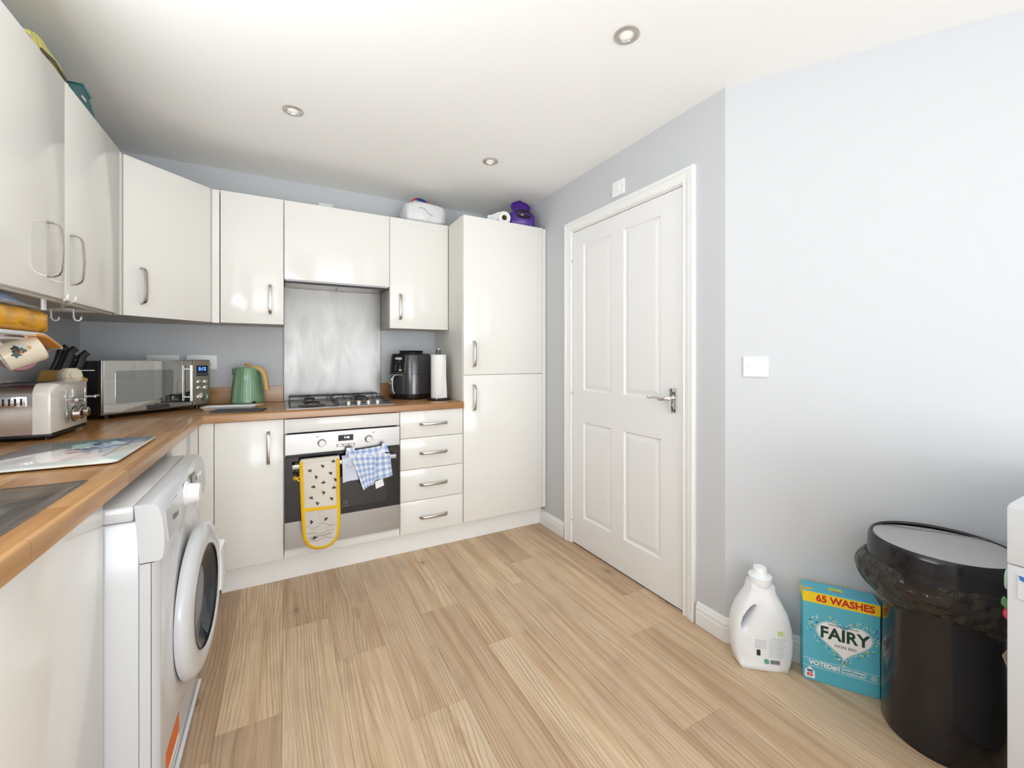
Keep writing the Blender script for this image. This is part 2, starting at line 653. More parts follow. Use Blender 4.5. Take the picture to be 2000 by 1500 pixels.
def window(name, w_, h_, loc, rz, n, sill=True, label=None):
    t = S(name, loc, rz, label)
    f = 0.055
    B().box(-w_ / 2, w_ / 2, 0.02, 0.08, 0, f, 0.004).obj('frame_rail', M_white, t)
    B().box(-w_ / 2, w_ / 2, 0.02, 0.08, h_ - f, h_, 0.004).obj('frame_rail', M_white, t)
    for k in range(n + 1):
        x = -w_ / 2 + f / 2 + (w_ - f) * k / n
        B().box(x - f / 2, x + f / 2, 0.02, 0.08, 0, h_, 0.004).obj('frame_stile', M_white, t)
    mg = mat('window_glass', (250, 252, 252), 0.0, trans=1.0, spec=0.3)
    for k in range(n):
        xa = -w_ / 2 + f + (w_ - f) * k / n
        xb = -w_ / 2 + (w_ - f) * (k + 1) / n
        B().box(xa, xb, 0.047, 0.053, f, h_ - f).obj('pane', mg, t)
    if sill:
        B().box(-w_ / 2 - 0.03, w_ / 2 + 0.03, -0.04, 0.06, -0.022, 0, 0.004).obj('window_sill', M_gloss, t)
    return t


window('window_1', wy1 - wy0, wz1 - wz0, (XL, (wy0 + wy1) / 2, wz0), 90, 2, label='white framed window over the sink')
# front wall (behind the camera) with glazed garden doors
dx0, dx1, dz1 = -0.55, 1.95, 2.1
b = B().box(XL - 0.1, dx0, YF - 0.1, YF, -0.06, ZC).box(dx1, XR2 + 0.1, YF - 0.1, YF, -0.06, ZC).box(dx0, dx1, YF - 0.1, YF, dz1, ZC)
struct(b.obj('wall_front', M_wall), 'pale grey wall with the garden doors')
window('window_2', dx1 - dx0, dz1, ((dx0 + dx1) / 2, YF, 0), 180, 3, False, 'white framed glazed garden doors')

# right wall: light-blocking backing added behind a front skin with the door opening
oy0, oy1, oz1 = 1.312, 2.202, 2.012
b = B().box(XR + 0.075, XR + 0.2, CORN[1] - 0.10, YB + 0.1, -0.06, ZC)
b.box(XR, XR + 0.08, CORN[1], oy0, -0.06, ZC).box(XR, XR + 0.08, oy1, YB, -0.06, ZC).box(XR, XR + 0.08, oy0, oy1, oz1, ZC)
struct(b.obj('wall_right', M_wall), 'pale grey wall around the white panelled door')
# angled wall
aw = B().box(0, 1.051, 0, 0.1, -0.06, ZC).obj('wall_angled', M_wall, loc=(CORN[0], CORN[1], 0), rot=(0, 0, R_(-56)))
struct(aw, 'pale wall turning away behind the bin, lit by the window')
sy0, sy1, sz0, sz1 = -2.75, -0.75, 0.92, 2.10
b = B().box(XR2, XR2 + 0.1, YF, sy0, -0.06, ZC).box(XR2, XR2 + 0.1, sy1, 0.26, -0.06, ZC)
b.box(XR2, XR2 + 0.1, sy0, sy1, -0.06, sz0).box(XR2, XR2 + 0.1, sy0, sy1, sz1, ZC)
struct(b.obj('wall_alcove', M_wall), 'pale wall behind the white appliance')
window('added_window_3', sy1 - sy0, sz1 - sz0, (XR2, (sy0 + sy1) / 2, sz0), -90, 3, label='wide white framed side window added out of view as a light source')  # window invented out of view to light the left cupboards


# skirting: moulded profile swept along the wall foot
SK = [(0, 0), (-0.017, 0), (-0.017, 0.056), (-0.0125, 0.060), (-0.0125, 0.064), (-0.017, 0.068), (-0.016, 0.078), (-0.011, 0.083), (-0.010, 0.090), (-0.006, 0.096), (0, 0.097)]


def skirt(name, loc, rz, x0, x1, label, m0=0.0, m1=0.0):
    b = B()
    r0 = [(x0 + m0 * p[0], p[0], p[1]) for p in SK]
    r1 = [(x1 + m1 * p[0], p[0], p[1]) for p in SK]
    b.rings([r0, r1])
    bmesh.ops.recalc_face_normals(b.bm, faces=b.bm.faces)
    return struct(b.obj(name, M_gloss, loc=loc, rot=(0, 0, R_(rz))), label)


skirt('baseboard_right', (XR, 3.0, 0), -90, 0.44, 3.0 - 2.262, 'short white moulded skirting between the tall cupboard and the door')
tn = math.tan(R_(17))
skirt('baseboard_corner', (XR, 3.0, 0), -90, 3.0 - 1.252, 3.0 - CORN[1], 'short white moulded skirting right of the door frame', 0, -tn)
skirt('baseboard_angled', (CORN[0], CORN[1], 0), -56, 0, 1.05, 'white moulded skirting on the angled wall behind the bottle', tn, 0)
skirt('baseboard_front', (dx0, YF, 0), 180, 0.0, dx0 - XL, 'white skirting below the wall behind the viewer')

# ---- door frame (architrave) and door
tr = S('trim_1', (XR, 2.2, 0), -90, 'white moulded architrave around the door')   # local x towards the viewer, -y into the room
AP = [(0.0, 0.0), (0.0, -0.011), (0.006, -0.014), (0.012, -0.011), (0.017, -0.012), (0.036, -0.017), (0.040, -0.013), (0.046, -0.019), (0.058, -0.020), (0.062, -0.016), (0.062, 0.0)]
ax0, ax1, az = 0.012, 0.874, 1.998      # inner edge of the moulding
for nm, ringset in (('architrave_leg', [[(ax0 - u, v, 0) for u, v in AP], [(ax0 - u, v, az + u) for u, v in AP]]),
                    ('architrave_leg', [[(ax1 + u, v, 0) for u, v in AP], [(ax1 + u, v, az + u) for u, v in AP]]),
                    ('architrave_head', [[(ax0 - u, v, az + u) for u, v in AP], [(ax1 + u, v, az + u) for u, v in AP]])):
    b = B().rings(ringset)
    bmesh.ops.recalc_face_normals(b.bm, faces=b.bm.faces)
    b.obj(nm, M_gloss, tr)
B().box(-0.002, 0.018, 0.0, 0.075, 0, 2.012).obj('jamb', M_gloss, tr)
B().box(0.868, 0.888, 0.0, 0.075, 0, 2.012).obj('jamb', M_gloss, tr)
B().box(0.018, 0.868, 0.0, 0.075, 1.992, 2.012).obj('jamb_head', M_gloss, tr)

dr = S('door_1', (XR + 0.002, 2.179, 0.007), -90, 'closed white four panel door with chrome lever handle')
DW, DH = 0.844, 1.981
px = [(0.104, 0.358), (0.456, 0.714)]
pz = [(0.183, 0.780), (0.976, 1.887)]
b = B()
dep = 0.011
xs = [0, px[0][0], px[0][1], px[1][0], px[1][1], DW]
zs = [0, pz[0][0], pz[0][1], pz[1][0], pz[1][1], DH]
for i in range(5):
    for j in range(5):
        if i in (1, 3) and j in (1, 3):
            continue
        vsq = [b.bm.verts.new(p) for p in ((xs[i], 0, zs[j]), (xs[i + 1], 0, zs[j]), (xs[i + 1], 0, zs[j + 1]), (xs[i], 0, zs[j + 1]))]
        b.bm.faces.new(vsq)
bmesh.ops.remove_doubles(b.bm, verts=b.bm.verts, dist=1e-5)
b.box(0, DW, dep + 0.001, 0.040, 0, DH)
for (xa, xb, za, zb) in ((0, DW, 0, 0.0), (0, DW, DH, DH)):
    b.bm.faces.new([b.bm.verts.new(p) for p in ((xa, 0, za), (xb, 0, za), (xb, 0.02, za), (xa, 0.02, za))])
for xx in (0, DW):
    b.bm.faces.new([b.bm.verts.new(p) for p in ((xx, 0, 0), (xx, 0, DH), (xx, 0.02, DH), (xx, 0.02, 0))])
b.obj('door_slab', M_door, dr)
for (xa, xb) in px:
    for (za, zb) in pz:
        def ring(i, y):
            return [(xa + i, y, za + i), (xb - i, y, za + i), (xb - i, y, zb - i), (xa + i, y, zb - i)]
        b = B().rings([ring(0, 0), ring(0.004, 0.004), ring(0.007, 0.0095), ring(0.011, 0.0105), ring(0.034, 0.004), ring(0.037, 0.0035)], False, True)
        bmesh.ops.recalc_face_normals(b.bm, faces=b.bm.faces)
        for f in b.bm.faces:
            pass
        b.obj('door_panel', M_door, dr)
for z in (0.180, 0.995, 1.842):
    h = B().cyl((-0.008, -0.007, z - 0.038), 0.0065, 0.076, seg=14, bev=0.001).obj('hinge', M_white, dr, True)
    B().lathe([(0.0001, -0.007), (0.004, -0.005), (0.0055, 0)], 12, (-0.008, -0.007, z - 0.038)).obj('hinge_finial', M_chrome, h, True)
hd = B().box(0.769, 0.809, -0.009, 0, 0.921, 1.035, 0.002).obj('handle_plate', M_chrome, dr, True)
lv = B().cyl((0.789, -0.009, 0.988), 0.011, -0.022, 'Y', 20, bev=0.001)
lv.tube([(0.789, -0.034, 0.988), (0.776, -0.042, 0.987), (0.756, -0.047, 0.982), (0.735, -0.048, 0.986), (0.712, -0.048, 0.990), (0.688, -0.048, 0.984), (0.676, -0.048, 0.985), (0.669, -0.047, 0.992)],
        [0.010, 0.011, 0.010, 0.007, 0.0055, 0.005, 0.005, 0.0035], 12)
lv.obj('lever', M_chrome, hd, True)
B().cyl((0.789, -0.0088, 0.944), 0.004, -0.0008, 'Y', 14).obj('keyhole', M_black, hd)
B().box(0.0, DW, 0.004, 0.035, -0.0065, -0.0005).obj('gap_shade_strip', M_black, dr)  # black strip put in for the shade under the door

# ---- ceiling downlights
DL_ = [(0.036, 2.179, 'recessed brushed downlight nearest the wall cupboards over the left counter'),
       (1.051, 2.193, 'recessed brushed downlight above the tall larder cupboard'),
       (1.062, 1.105, 'largest recessed downlight, nearest the viewer on the ceiling')]
for (x, y, lab) in DL_:
    t = T('downlight', lab, 'downlight', (x, y, ZC), 0, 'recessed ceiling downlights')
    B().lathe([(0.0285, 0), (0.043, 0), (0.0425, -0.004), (0.037, -0.006), (0.029, -0.005), (0.0285, 0)], 40, cap0=False, cap1=False).obj('bezel', mat('satin_nickel', (196, 192, 186), 0.3, 0.9), t, True)
    B().lathe([(0.0283, -0.004), (0.026, 0.004), (0.0001, 0.008)], 32, cap0=False, cap1=False).obj('reflector', M_chrome, t, True)
    B().lathe([(0.0001, -0.0035), (0.012, -0.003), (0.0205, -0.001), (0.021, 0.002)], 28, cap0=False, cap1=False).obj('lamp', mat('lamp_glass', (236, 232, 222), 0.12, emit=((255, 250, 240), 0.25)), t, True)

# ------------------------------------------------------------------ cabinets
def handle(parent, x, z, vert=True, L=0.166, y=0.0, name='handle'):
    path = []
    h = L / 2
    for (a, d) in ((-h, 0.0), (-h + 0.002, 0.014), (-h + 0.008, 0.024), (-h + 0.02, 0.0295), (-h + 0.05, 0.032), (0, 0.0335), (h - 0.05, 0.032), (h - 0.02, 0.0295), (h - 0.008, 0.024), (h - 0.002, 0.014), (h, 0.0)):
        path.append((x, y - d, z + a) if vert else (x + a, y - d, z))
    b = B().strap(path, (1, 0, 0) if vert else (0, 0, 1), 0.0135, 0.0055)
    bmesh.ops.recalc_face_normals(b.bm, faces=b.bm.faces)
    return b.obj(name, M_nickel, parent, True, 50)


def front(parent, x0, x1, z0, z1, name='door', m=None, g=0.0015, y0=0.0, th=0.019):
    return B().box(x0 + g, x1 - g, y0, y0 + th, z0 + g, z1 - g, 0.0012).obj(name, m or M_cab, parent, True, 30)


def carcass(parent, x0, x1, z0, z1, dep, y0=0.021, m=None):
    return B().box(x0 + 0.0005, x1 - 0.0005, y0, dep, z0, z1, 0.0008).obj('carcass', m or M_carc, parent)


YD = 2.488          # base door faces
ZB0, ZB1 = 0.137, 0.869
CT = 0.91
DB = YB - 0.004 - YD
# base cupboard with the corner post
t = T('base_cupboard', 'cream gloss base cupboard with one door, left of the oven', 'cupboard', (-0.30, YD, 0))
carcass(t, -0.030, 0.30, ZB0, ZB1, DB)
d = front(t, 0.0, 0.299, ZB0, ZB1)
handle(d, 0.230, 0.725)
B().box(-0.061, -0.0015, -0.001, 0.02, ZB0, ZB1, 0.001).obj('corner_post', M_cab, t)
# oven housing
t = T('oven_housing', 'cream gloss oven housing with a filler panel above and below the oven', 'cupboard', (0, YD, 0))
B().box(0.0005, 0.0145, 0.021, DB, ZB0, ZB1).obj('side_panel', M_carc, t)
B().box(0.5855, 0.5995, 0.021, DB, ZB0, ZB1).obj('side_panel', M_carc, t)
B().box(0.0145, 0.5855, 0.021, DB, ZB0, 0.186).obj('base_panel', M_carc, t)
front(t, 0, 0.6, 0.790, 0.866, 'filler_panel')
front(t, 0, 0.6, ZB0, 0.187, 'filler_panel')
# drawers
t = T('drawer_unit', 'cream gloss unit of four drawers, right of the oven', 'drawers', (0.6, YD, 0))
carcass(t, 0, 0.4, ZB0, ZB1, DB)
for a, c in ((0.706, 0.869), (0.518, 0.706), (0.328, 0.518), (ZB0, 0.328)):
    d = front(t, 0.001, 0.399, a, c, 'drawer')
    handle(d, 0.205, (a + c) / 2 - (0.008 if a < 0.2 else 0), False, 0.172)
# tall larder
t = T('tall_cupboard', 'tall cream gloss larder cupboard beside the door', 'cupboard', (1.0, YD, 0))
carcass(t, 0, 0.6, ZB0, 2.098, DB)
d = front(t, 0.002, 0.6, ZB0, 1.077)
handle(d, 0.073, 0.931)
d = front(t, 0.002, 0.6, 1.077, 2.101)
handle(d, 0.073, 1.212)
B().box(0.602, 0.628, 0.004, 0.022, 0.135, 2.096, 0.001).obj('filler_strip', M_cab, t)
# plinth
pl = B().box(-0.278, 1.629, 2.554, 2.570, 0, ZB0 - 0.002, 0.001).obj('plinth', M_plinth)
tag(pl, 'long white plinth board along the floor under the cooker run', 'plinth')
# sink run: base unit with gloss door left of the washer, and the far one at the corner
XD = -0.362
t = T('sink_cupboard', 'cream gloss sink cupboard nearest the viewer, left of the washing machine', 'cupboard', (XD, 0.25, 0), 90)
carcass(t, 0, 1.035, ZB0, ZB1 - 0.2, 0.58)
d = front(t, 0.435, 1.033, ZB0, ZB1)
d = front(t, 0.0, 0.435, ZB0, ZB1)
handle(d, 0.37, 0.725)
B().box(0, 1.035, 0.065, 0.08, 0, ZB0 - 0.002).obj('kickboard', M_plinth, t)
t = T('corner_cupboard', 'narrow cream gloss corner cupboard behind the washing machine', 'cupboard', (XD, 1.955, 0), 90)
carcass(t, 0, 0.50, ZB0, ZB1, 0.58)
front(t, 0.0, 0.342, ZB0, ZB1)
B().box(0.344, 0.531, 0.0, 0.02, ZB0, ZB1, 0.001).obj('corner_panel', M_cab, t)

# ---- wall cupboards
YW, ZW0, ZW1 = 2.755, 1.378, 2.101
DWC = YB - 0.004 - YW
t = T('wall_cupboard', 'cream gloss wall cupboard left of the extractor, single narrow door', 'cupboard', (-0.305, YW, ZW0), 0, 'cream wall cupboards')
carcass(t, 0, 0.3045, 0.004, ZW1 - ZW0 - 0.003, DWC, m=M_edge)
d = front(t, 0.0, 0.304, 0, ZW1 - ZW0)
handle(d, 0.236, 0.142)
t = T('extractor_cupboard', 'cream gloss wall cupboard over the hob hiding the extractor', 'cupboard', (0, YW, 1.643), 0, 'cream wall cupboards')
carcass(t, 0, 0.6, 0.012, 2.098 - 1.643, DWC, m=M_edge)
front(t, 0, 0.6, 0, ZW1 - 1.643)
t = T('wall_cupboard', 'cream gloss wall cupboard between extractor and tall larder', 'cupboard', (0.6, YW, ZW0), 0, 'cream wall cupboards')
carcass(t, 0, 0.399, 0.004, ZW1 - ZW0 - 0.003, DWC, m=M_edge)
d = front(t, 0.0, 0.397, 0, ZW1 - ZW0)
handle(d, 0.066, 0.142)
# diagonal corner cupboard
XW = -0.633
P0, P1 = Vector((XW, 2.468)), Vector((-0.342, YW))
t = T('wall_cupboard', 'cream gloss diagonal corner wall cupboard above the microwave', 'cupboard', (P0.x, P0.y, ZW0), 45, 'cream wall cupboards')
Ld = (P1 - P0).length
Mi = Matrix.Rotation(R_(-45), 4, 'Z') @ Matrix.Translation((-P0.x, -P0.y, 0))


def lp(x, y):
    v = Mi @ Vector((x, y, 0))
    return (v.x, v.y)


poly = [lp(*p) for p in ((P0.x - 0.021, P0.y - 0.03), (P0.x - 0.003, P0.y + 0.02), (P1.x - 0.02, P1.y + 0.003), (P1.x + 0.033, P1.y + 0.021), (P1.x + 0.033, YB - 0.004), (XL + 0.004, YB - 0.004), (XL + 0.004, P0.y - 0.03))]
B().prism(poly, 0.004, ZW1 - ZW0 - 0.003, 'XY').obj('carcass', M_edge, t)
d = front(t, 0.004, Ld - 0.004, 0, ZW1 - ZW0)
handle(d, 0.075, 0.142)
B().prism([lp(*p) for p in ((P0.x, P0.y - 0.031), (P0.x, P0.y - 0.002), (P0.x - 0.02, P0.y - 0.002), (P0.x - 0.02, P0.y - 0.031))], 0.0, ZW1 - ZW0 - 0.006, 'XY').obj('corner_post', M_cab, t)
B().prism([lp(*p) for p in ((P1.x + 0.002, P1.y), (P1.x + 0.034, P1.y), (P1.x + 0.034, P1.y + 0.02), (P1.x + 0.002, P1.y + 0.02))], 0.0, ZW1 - ZW0 - 0.004, 'XY').obj('corner_post', M_cab, t)
# left wall cupboards
DL = XW - (XL + 0.004)
for (y0, y1, hy, lab) in ((1.916, 2.432, 1.957, 'cream gloss wall cupboard left of the diagonal corner cupboard'), (1.398, 1.913, 1.800, 'cream gloss wall cupboard nearest the viewer, top left')):
    t = T('wall_cupboard', lab, 'cupboard', (XW, y0, ZW0), 90, 'cream wall cupboards')
    b = B()
    L_ = y1 - y0
    b.box(0, L_, 0.021, DL, 0.016, ZW1 - ZW0 - 0.003, 0.0008)
    b.obj('carcass', M_edge, t)
    B().box(0, L_, 0.024, 0.040, -0.004, 0.016, 0.001).obj('light_rail', M_carc, t)
    d = front(t, 0.0, L_, 0, ZW1 - ZW0)
    handle(d, hy - y0, 0.142)

# ------------------------------------------------------------------ worktop (two runs), upstands, splashback
XE, YE = -0.342, 2.470


def top_edge_prof(d, th=0.039):
    """section: rounded top front edge; d = depth behind the front"""
    pts = [(0.0015, 0), (0, 0.0015), (0, th - 0.008)]
    for i in range(1, 6):
        a = PI / 2 * i / 6
        pts.append((0.008 - 0.008 * math.cos(a), th - 0.008 + 0.008 * math.sin(a)))
    return pts + [(0.008, th), (d, th), (d, 0)]


wt = T('worktop', 'L shaped oak block effect worktop along both walls', 'worktop', (XE, YE, CT - 0.039))
# back run: front faces -y
pr = top_edge_prof(YB - 0.003 - YE)
b = B().rings([[(0.0 , u, z) for u, z in pr], [(1.003 - 0.004 - XE, u, z) for u, z in pr]])
bmesh.ops.recalc_face_normals(b.bm, faces=b.bm.faces)
# the run carries on into the corner
b.box(XL + 0.003 - XE, 0.0, 0.0, YB - 0.003 - YE, 0, 0.039)
o = b.obj('back_run', M_oakX, wt, True, 30)
# left run: front faces +x, with the sink cut-out
SX0, SX1, SY0, SY1 = -0.885, -0.405, 0.36, 1.275
pr = top_edge_prof(XE - (SX1))
bl = B()
y_a, y_b = -0.45 - YE, 0.0
bl.rings([[(-u, y_a, z) for u, z in pr], [(-u, y_b, z) for u, z in pr]])
bmesh.ops.recalc_face_normals(bl.bm, faces=bl.bm.faces)
bl.box(XL + 0.003 - XE, SX1 - XE, SY1 - YE, 0.0, 0, 0.039)
bl.box(XL + 0.003 - XE, SX1 - XE, y_a, SY0 - YE, 0, 0.039)
bl.box(XL + 0.003 - XE, SX0 - XE, SY0 - YE, SY1 - YE, 0, 0.039)
bl.obj('left_run', M_oakY, wt, True, 30)

for (x0, x1, lab) in ((XL + 0.003, -0.003, 'oak upstand strip behind the green kettle'), (0.602, 0.998, 'short oak upstand strip behind the air fryer')):
    u = B().box(x0, x1, YB - 0.022, YB - 0.003, CT + 0.0005, CT + 0.10, 0.0015).obj('upstand', M_oakX)
    tag(u, lab, 'upstand', 'oak worktop upstands')
u = B().box(XL + 0.003, XL + 0.021, -0.45, YB - 0.024, CT + 0.0005, CT + 0.10, 0.0015).obj('upstand', M_oakY)
tag(u, 'long oak upstand strip along the wall behind the toaster', 'upstand', 'oak worktop upstands')

sp = B().box(0.0, 0.598, YB - 0.016, YB - 0.003, CT + 0.0005, 1.652, 0.0008).obj('splashback', M_splash)
tag(sp, 'smeared brushed steel splashback sheet behind the hob', 'splashback')

# extractor under the hood cupboard
t = T('extractor_hood', 'slim grey integrated extractor hood under the cupboard over the hob', 'extractor', (0, YW, 1.643))
B().box(0.004, 0.596, 0.024, 0.29, -0.004, 0.0115, 0.001).obj('hood_body', M_steel, t)
B().box(0.004, 0.596, 0.0235, 0.034, -0.016, -0.0045, 0.002).obj('visor', M_black, t)
for k in range(2):
    B().box(0.03 + 0.275 * k, 0.295 + 0.275 * k, 0.05, 0.27, -0.0075, -0.004).obj('filter_panel', M_nickel, t)

# ------------------------------------------------------------------ hob
t = T('hob', 'stainless gas hob with black iron pan supports, set in the worktop', 'hob', (0.005, 2.527, CT))
HW, HD = 0.583, 0.505
B().rings([rr(HW / 2, HD / 2, HW, HD, 0.008, 0.0005), rr(HW / 2, HD / 2, HW - 0.004, HD - 0.004, 0.008, 0.005), rr(HW / 2, HD / 2, HW - 0.03, HD - 0.03, 0.012, 0.006), rr(HW / 2, HD / 2, HW - 0.045, HD - 0.045, 0.012, 0.003)]).obj('hob_plate', M_steel, t, True, 30)
for (x, y, r) in ((0.135, 0.125, 0.062), (0.135, 0.365, 0.045), (0.435, 0.375, 0.055), (0.40, 0.20, 0.034)):
    bu = B().lathe([(r, 0.003), (r, 0.008), (r * 0.85, 0.012), (r * 0.7, 0.014), (r * 0.7, 0.020), (r * 0.2, 0.022)], 28, (x, y, 0)).obj('burner', M_burn, t, True)
    B().lathe([(r * 0.62, 0.020), (r * 0.64, 0.026), (r * 0.55, 0.029), (r * 0.2, 0.030)], 28, (x, y, 0)).obj('burner_cap', M_iron, bu, True)
    if r > 0.06:
        B().lathe([(r * 1.02, 0.003), (r * 1.15, 0.004), (r * 1.1, 0.009), (r * 0.98, 0.010)], 28, (x, y, 0), cap0=False, cap1=False).obj('burner_ring', M_iron, bu, True)


def support(x0, x1, xs_, y0=0.035, y1=0.475):
    b = B()
    h, w_ = 0.040, 0.0020
    bar = lambda xa, xb, ya, yb, za=h - 0.006, zb=h: b.box(xa, xb, ya, yb, za, zb, 0.0005, 1)
    bar(x0, x1, y0, y0 + 2 * w_, 0.008, 0.012)
    bar(x0, x1, y1 - 2 * w_, y1, 0.026, 0.038)
    bar(x0, x0 + 2 * w_, y0, y1, 0.008, 0.012)
    bar(x1 - 2 * w_, x1, y0, y1, 0.008, 0.012)
    for x in xs_:
        bar(x - w_, x + w_, y0, y0 + 0.085)
        bar(x - w_, x + w_, y1 - 0.09, y1)
        bar(x - w_, x + w_, y0, y0 + 0.005, 0.003, h)
        bar(x - w_, x + w_, y1 - 0.005, y1, 0.003, h)
    for x in (x0, x1 - 2 * w_):
        for yy in (y0, y1 - 0.005):
            bar(x, x + 2 * w_, yy, yy + 0.005, 0.003, 0.034)
    for (ya) in (y0 + 0.09, y1 - 0.10):
        bar(x0, x0 + 0.062, ya, ya + 2 * w_)
        bar(x1 - 0.062, x1, ya, ya + 2 * w_)
        for x in (x0, x1 - 2 * w_):
            bar(x, x + 2 * w_, ya, ya + 2 * w_, 0.008, h)
    return b.obj('pan_support', M_iron, t)


support(0.022, 0.262, (0.135, 0.245))
support(0.270, 0.560, (0.345, 0.435, 0.53), 0.09)
for x in (0.322, 0.378, 0.432, 0.484):
    kb = B().lathe([(0.0205, 0.003), (0.020, 0.006), (0.0175, 0.0065), (0.0165, 0.026), (0.0155, 0.028), (0.0001, 0.028)], 24, (x, 0.048, 0)).obj('knob', mat('satin_metal', (172, 170, 166), 0.36, 0.9), t, True, 30)

# ------------------------------------------------------------------ oven
t = T('oven', 'built in stainless steel single oven with dark glass door', 'oven', (0.003, YD, 0.189))
OW, OH = 0.594, 0.597
B().box(0.01, OW - 0.01, 0.004, 0.5, 0.0, OH - 0.006).obj('oven_body', M_black, t)
cp = B().box(0, OW, -0.014, 0.004, 0.4885, OH, 0.002).obj('control_panel', M_steel, t)
for x in (0.176, 0.418):
    k_ = B().lathe([(0.0215, 0.0), (0.0215, 0.004), (0.019, 0.005), (0.0175, 0.023), (0.016, 0.025), (0.0001, 0.025)], 28, (x, -0.014, 0.541), 'Y').obj('knob', mat('satin_metal'), cp, True, 30)
    for a in range(-4, 5):
        an = R_(a * 32)
        B().cyl((x + 0.030 * math.sin(an), -0.0142, 0.541 + 0.030 * math.cos(an)), 0.0011, -0.0004, 'Y', 8).obj('scale_mark', M_grey, k_)
    B().cyl((x - 0.022 if x < 0.3 else x + 0.028, -0.0142, 0.575), 0.0035, -0.0006, 'Y', 12).obj('indicator', M_black, k_)
ds = B().box(0.258, 0.336, -0.0155, -0.0135, 0.541, 0.574, 0.0004).obj('display', M_display, cp)
text('7:40', 0.017, M_led, ds, x=0.302, y=-0.0158, z=0.5585)
bs = B().box(0.250, 0.344, -0.0155, -0.0135, 0.511, 0.524, 0.0004).obj('button_strip', M_grey, cp)
for k in range(3):
    B().box(0.255 + 0.030 * k, 0.279 + 0.030 * k, -0.0165, -0.0155, 0.513, 0.522, 0.0004).obj('button', M_nickel, bs)
B().box(0.004, OW - 0.004, -0.003, 0.004, 0.478, 0.489).obj('vent_gap', M_black, t)
dg_ = B().box(0, OW, -0.016, 0.003, 0.0, 0.478, 0.002).obj('oven_door', M_glass, t)
B().box(0, OW, -0.0175, -0.0155, 0.0, 0.139, 0.0006).obj('steel_panel', M_steel, dg_)
B().rings([[(p[0], -0.0162, p[1]) for p in rr2(0.297, 0.305, 0.44, 0.26, 0.02)], [(p[0], -0.0166, p[1]) for p in rr2(0.297, 0.305, 0.438, 0.258, 0.02)]]).obj('window', mat('oven_window', (44, 42, 42), 0.06, spec=0.6), dg_)
hb = B().box(0.034, 0.562, -0.062, -0.052, 0.424, 0.446, 0.003).obj('handle_bar', mat('bright_steel', (226, 226, 226), 0.3, 0.6), dg_, True)
for x in (0.055, 0.541):
    B().box(x - 0.009, x + 0.009, -0.053, -0.015, 0.427, 0.443, 0.002).obj('handle_post', M_nickel, hb)
lg = B().box(0.285, 0.303, -0.0170, -0.0166, 0.193, 0.211).obj('emblem', mat('emblem_grey', (150, 152, 156), 0.4), dg_)
B().box(0.2865, 0.3015, -0.0173, -0.0168, 0.1945, 0.2095).obj('emblem_field', M_glass, lg)
B().prism([(0.288, 0.202), (0.294, 0.202), (0.294, 0.196), (0.3005, 0.2085), (0.294, 0.2025)], -0.0176, -0.0172).obj('emblem_mark', mat('emblem_grey'), lg)
text('Electrolux', 0.0085, mat('emblem_grey'), dg_, x=0.294, y=-0.0168, z=0.183)

# oven glove hanging on the oven handle
t = T('oven_glove', 'cream bee print double oven glove with yellow binding on the oven handle', 'oven glove', (0.168, 2.415, 0.19))
OL = [(0.071, 0.651), (0.26, 0.649), (0.261, 0.487), (0.263, 0.382), (0.261, 0.282), (0.256, 0.247), (0.245, 0.221), (0.228, 0.202), (0.204, 0.191), (0.178, 0.187), (0.15, 0.190), (0.126, 0.201), (0.107, 0.218), (0.094, 0.242), (0.086, 0.269), (0.081, 0.356), (0.077, 0.45), (0.074, 0.531)]
OL = [(x - 0.168, z - 0.19) for x, z in OL]
tz = 0.461


def gy(z):     # hangs almost straight, belly out at the pocket
    return -0.012 * math.exp(-((z - 0.10) / 0.10) ** 2) + 0.004


b = B()
uvd = None
ring0 = []
for (dy, ins) in ((0.0, 0.0), (-0.006, 0.004)):
    pass
b.rings([[(x, gy(z) + 0.007, z) for x, z in OL], [(x, gy(z) - 0.002, z) for x, z in OL], [(x * 0.94, gy(z) - 0.008, 0.23 + (z - 0.23) * 0.97) for x, z in OL]])
# top roll over the bar and down the back
arc = []
for i in range(9):
    a = PI * i / 8
    arc.append((0.022 - 0.020 * math.cos(a) - 0.004, tz - 0.004 + 0.010 * math.sin(a)))
arc += [(0.038, tz - 0.10), (0.038, tz - 0.22)]
b.strap([(0, y, z) for y, z in arc], (1, 0, 0), 0.186, 0.008)
bmesh.ops.recalc_face_normals(b.bm, faces=b.bm.faces)
b.obj('quilted_panel', mat('bee_cotton', rough=0.9, fn=f_bees, sheen=0.2), t, True, 50)
pk = [(x * 0.97, z) for x, z in OL if z < 0.20]
pk = [(0.091, 0.206)] + pk + [(-0.086, 0.213)]
b = B().rings([[(x, gy(z) - 0.004, z) for x, z in pk], [(x * 0.95, gy(z) - 0.0125, z * 0.97 + 0.004) for x, z in pk]])
bmesh.ops.recalc_face_normals(b.bm, faces=b.bm.faces)
po = b.obj('pocket', mat('sketch_cotton', rough=0.9, fn=f_pocket), t, True, 50)
M_bind = mat('yellow_binding', (238, 190, 26), 0.8)
cl = OL[1:] + OL[:1]
b = B()
bp = []
for k in range(len(OL) - 1):
    p, q = Vector(OL[(k + 1) % len(OL)]), Vector(OL[(k + 2) % len(OL)])
    n_ = max(1, int((p - q).length / 0.02))
    for i in range(n_):
        bp.append(p.lerp(q, i / n_))
bp.append(Vector(OL[0]))
rs = []
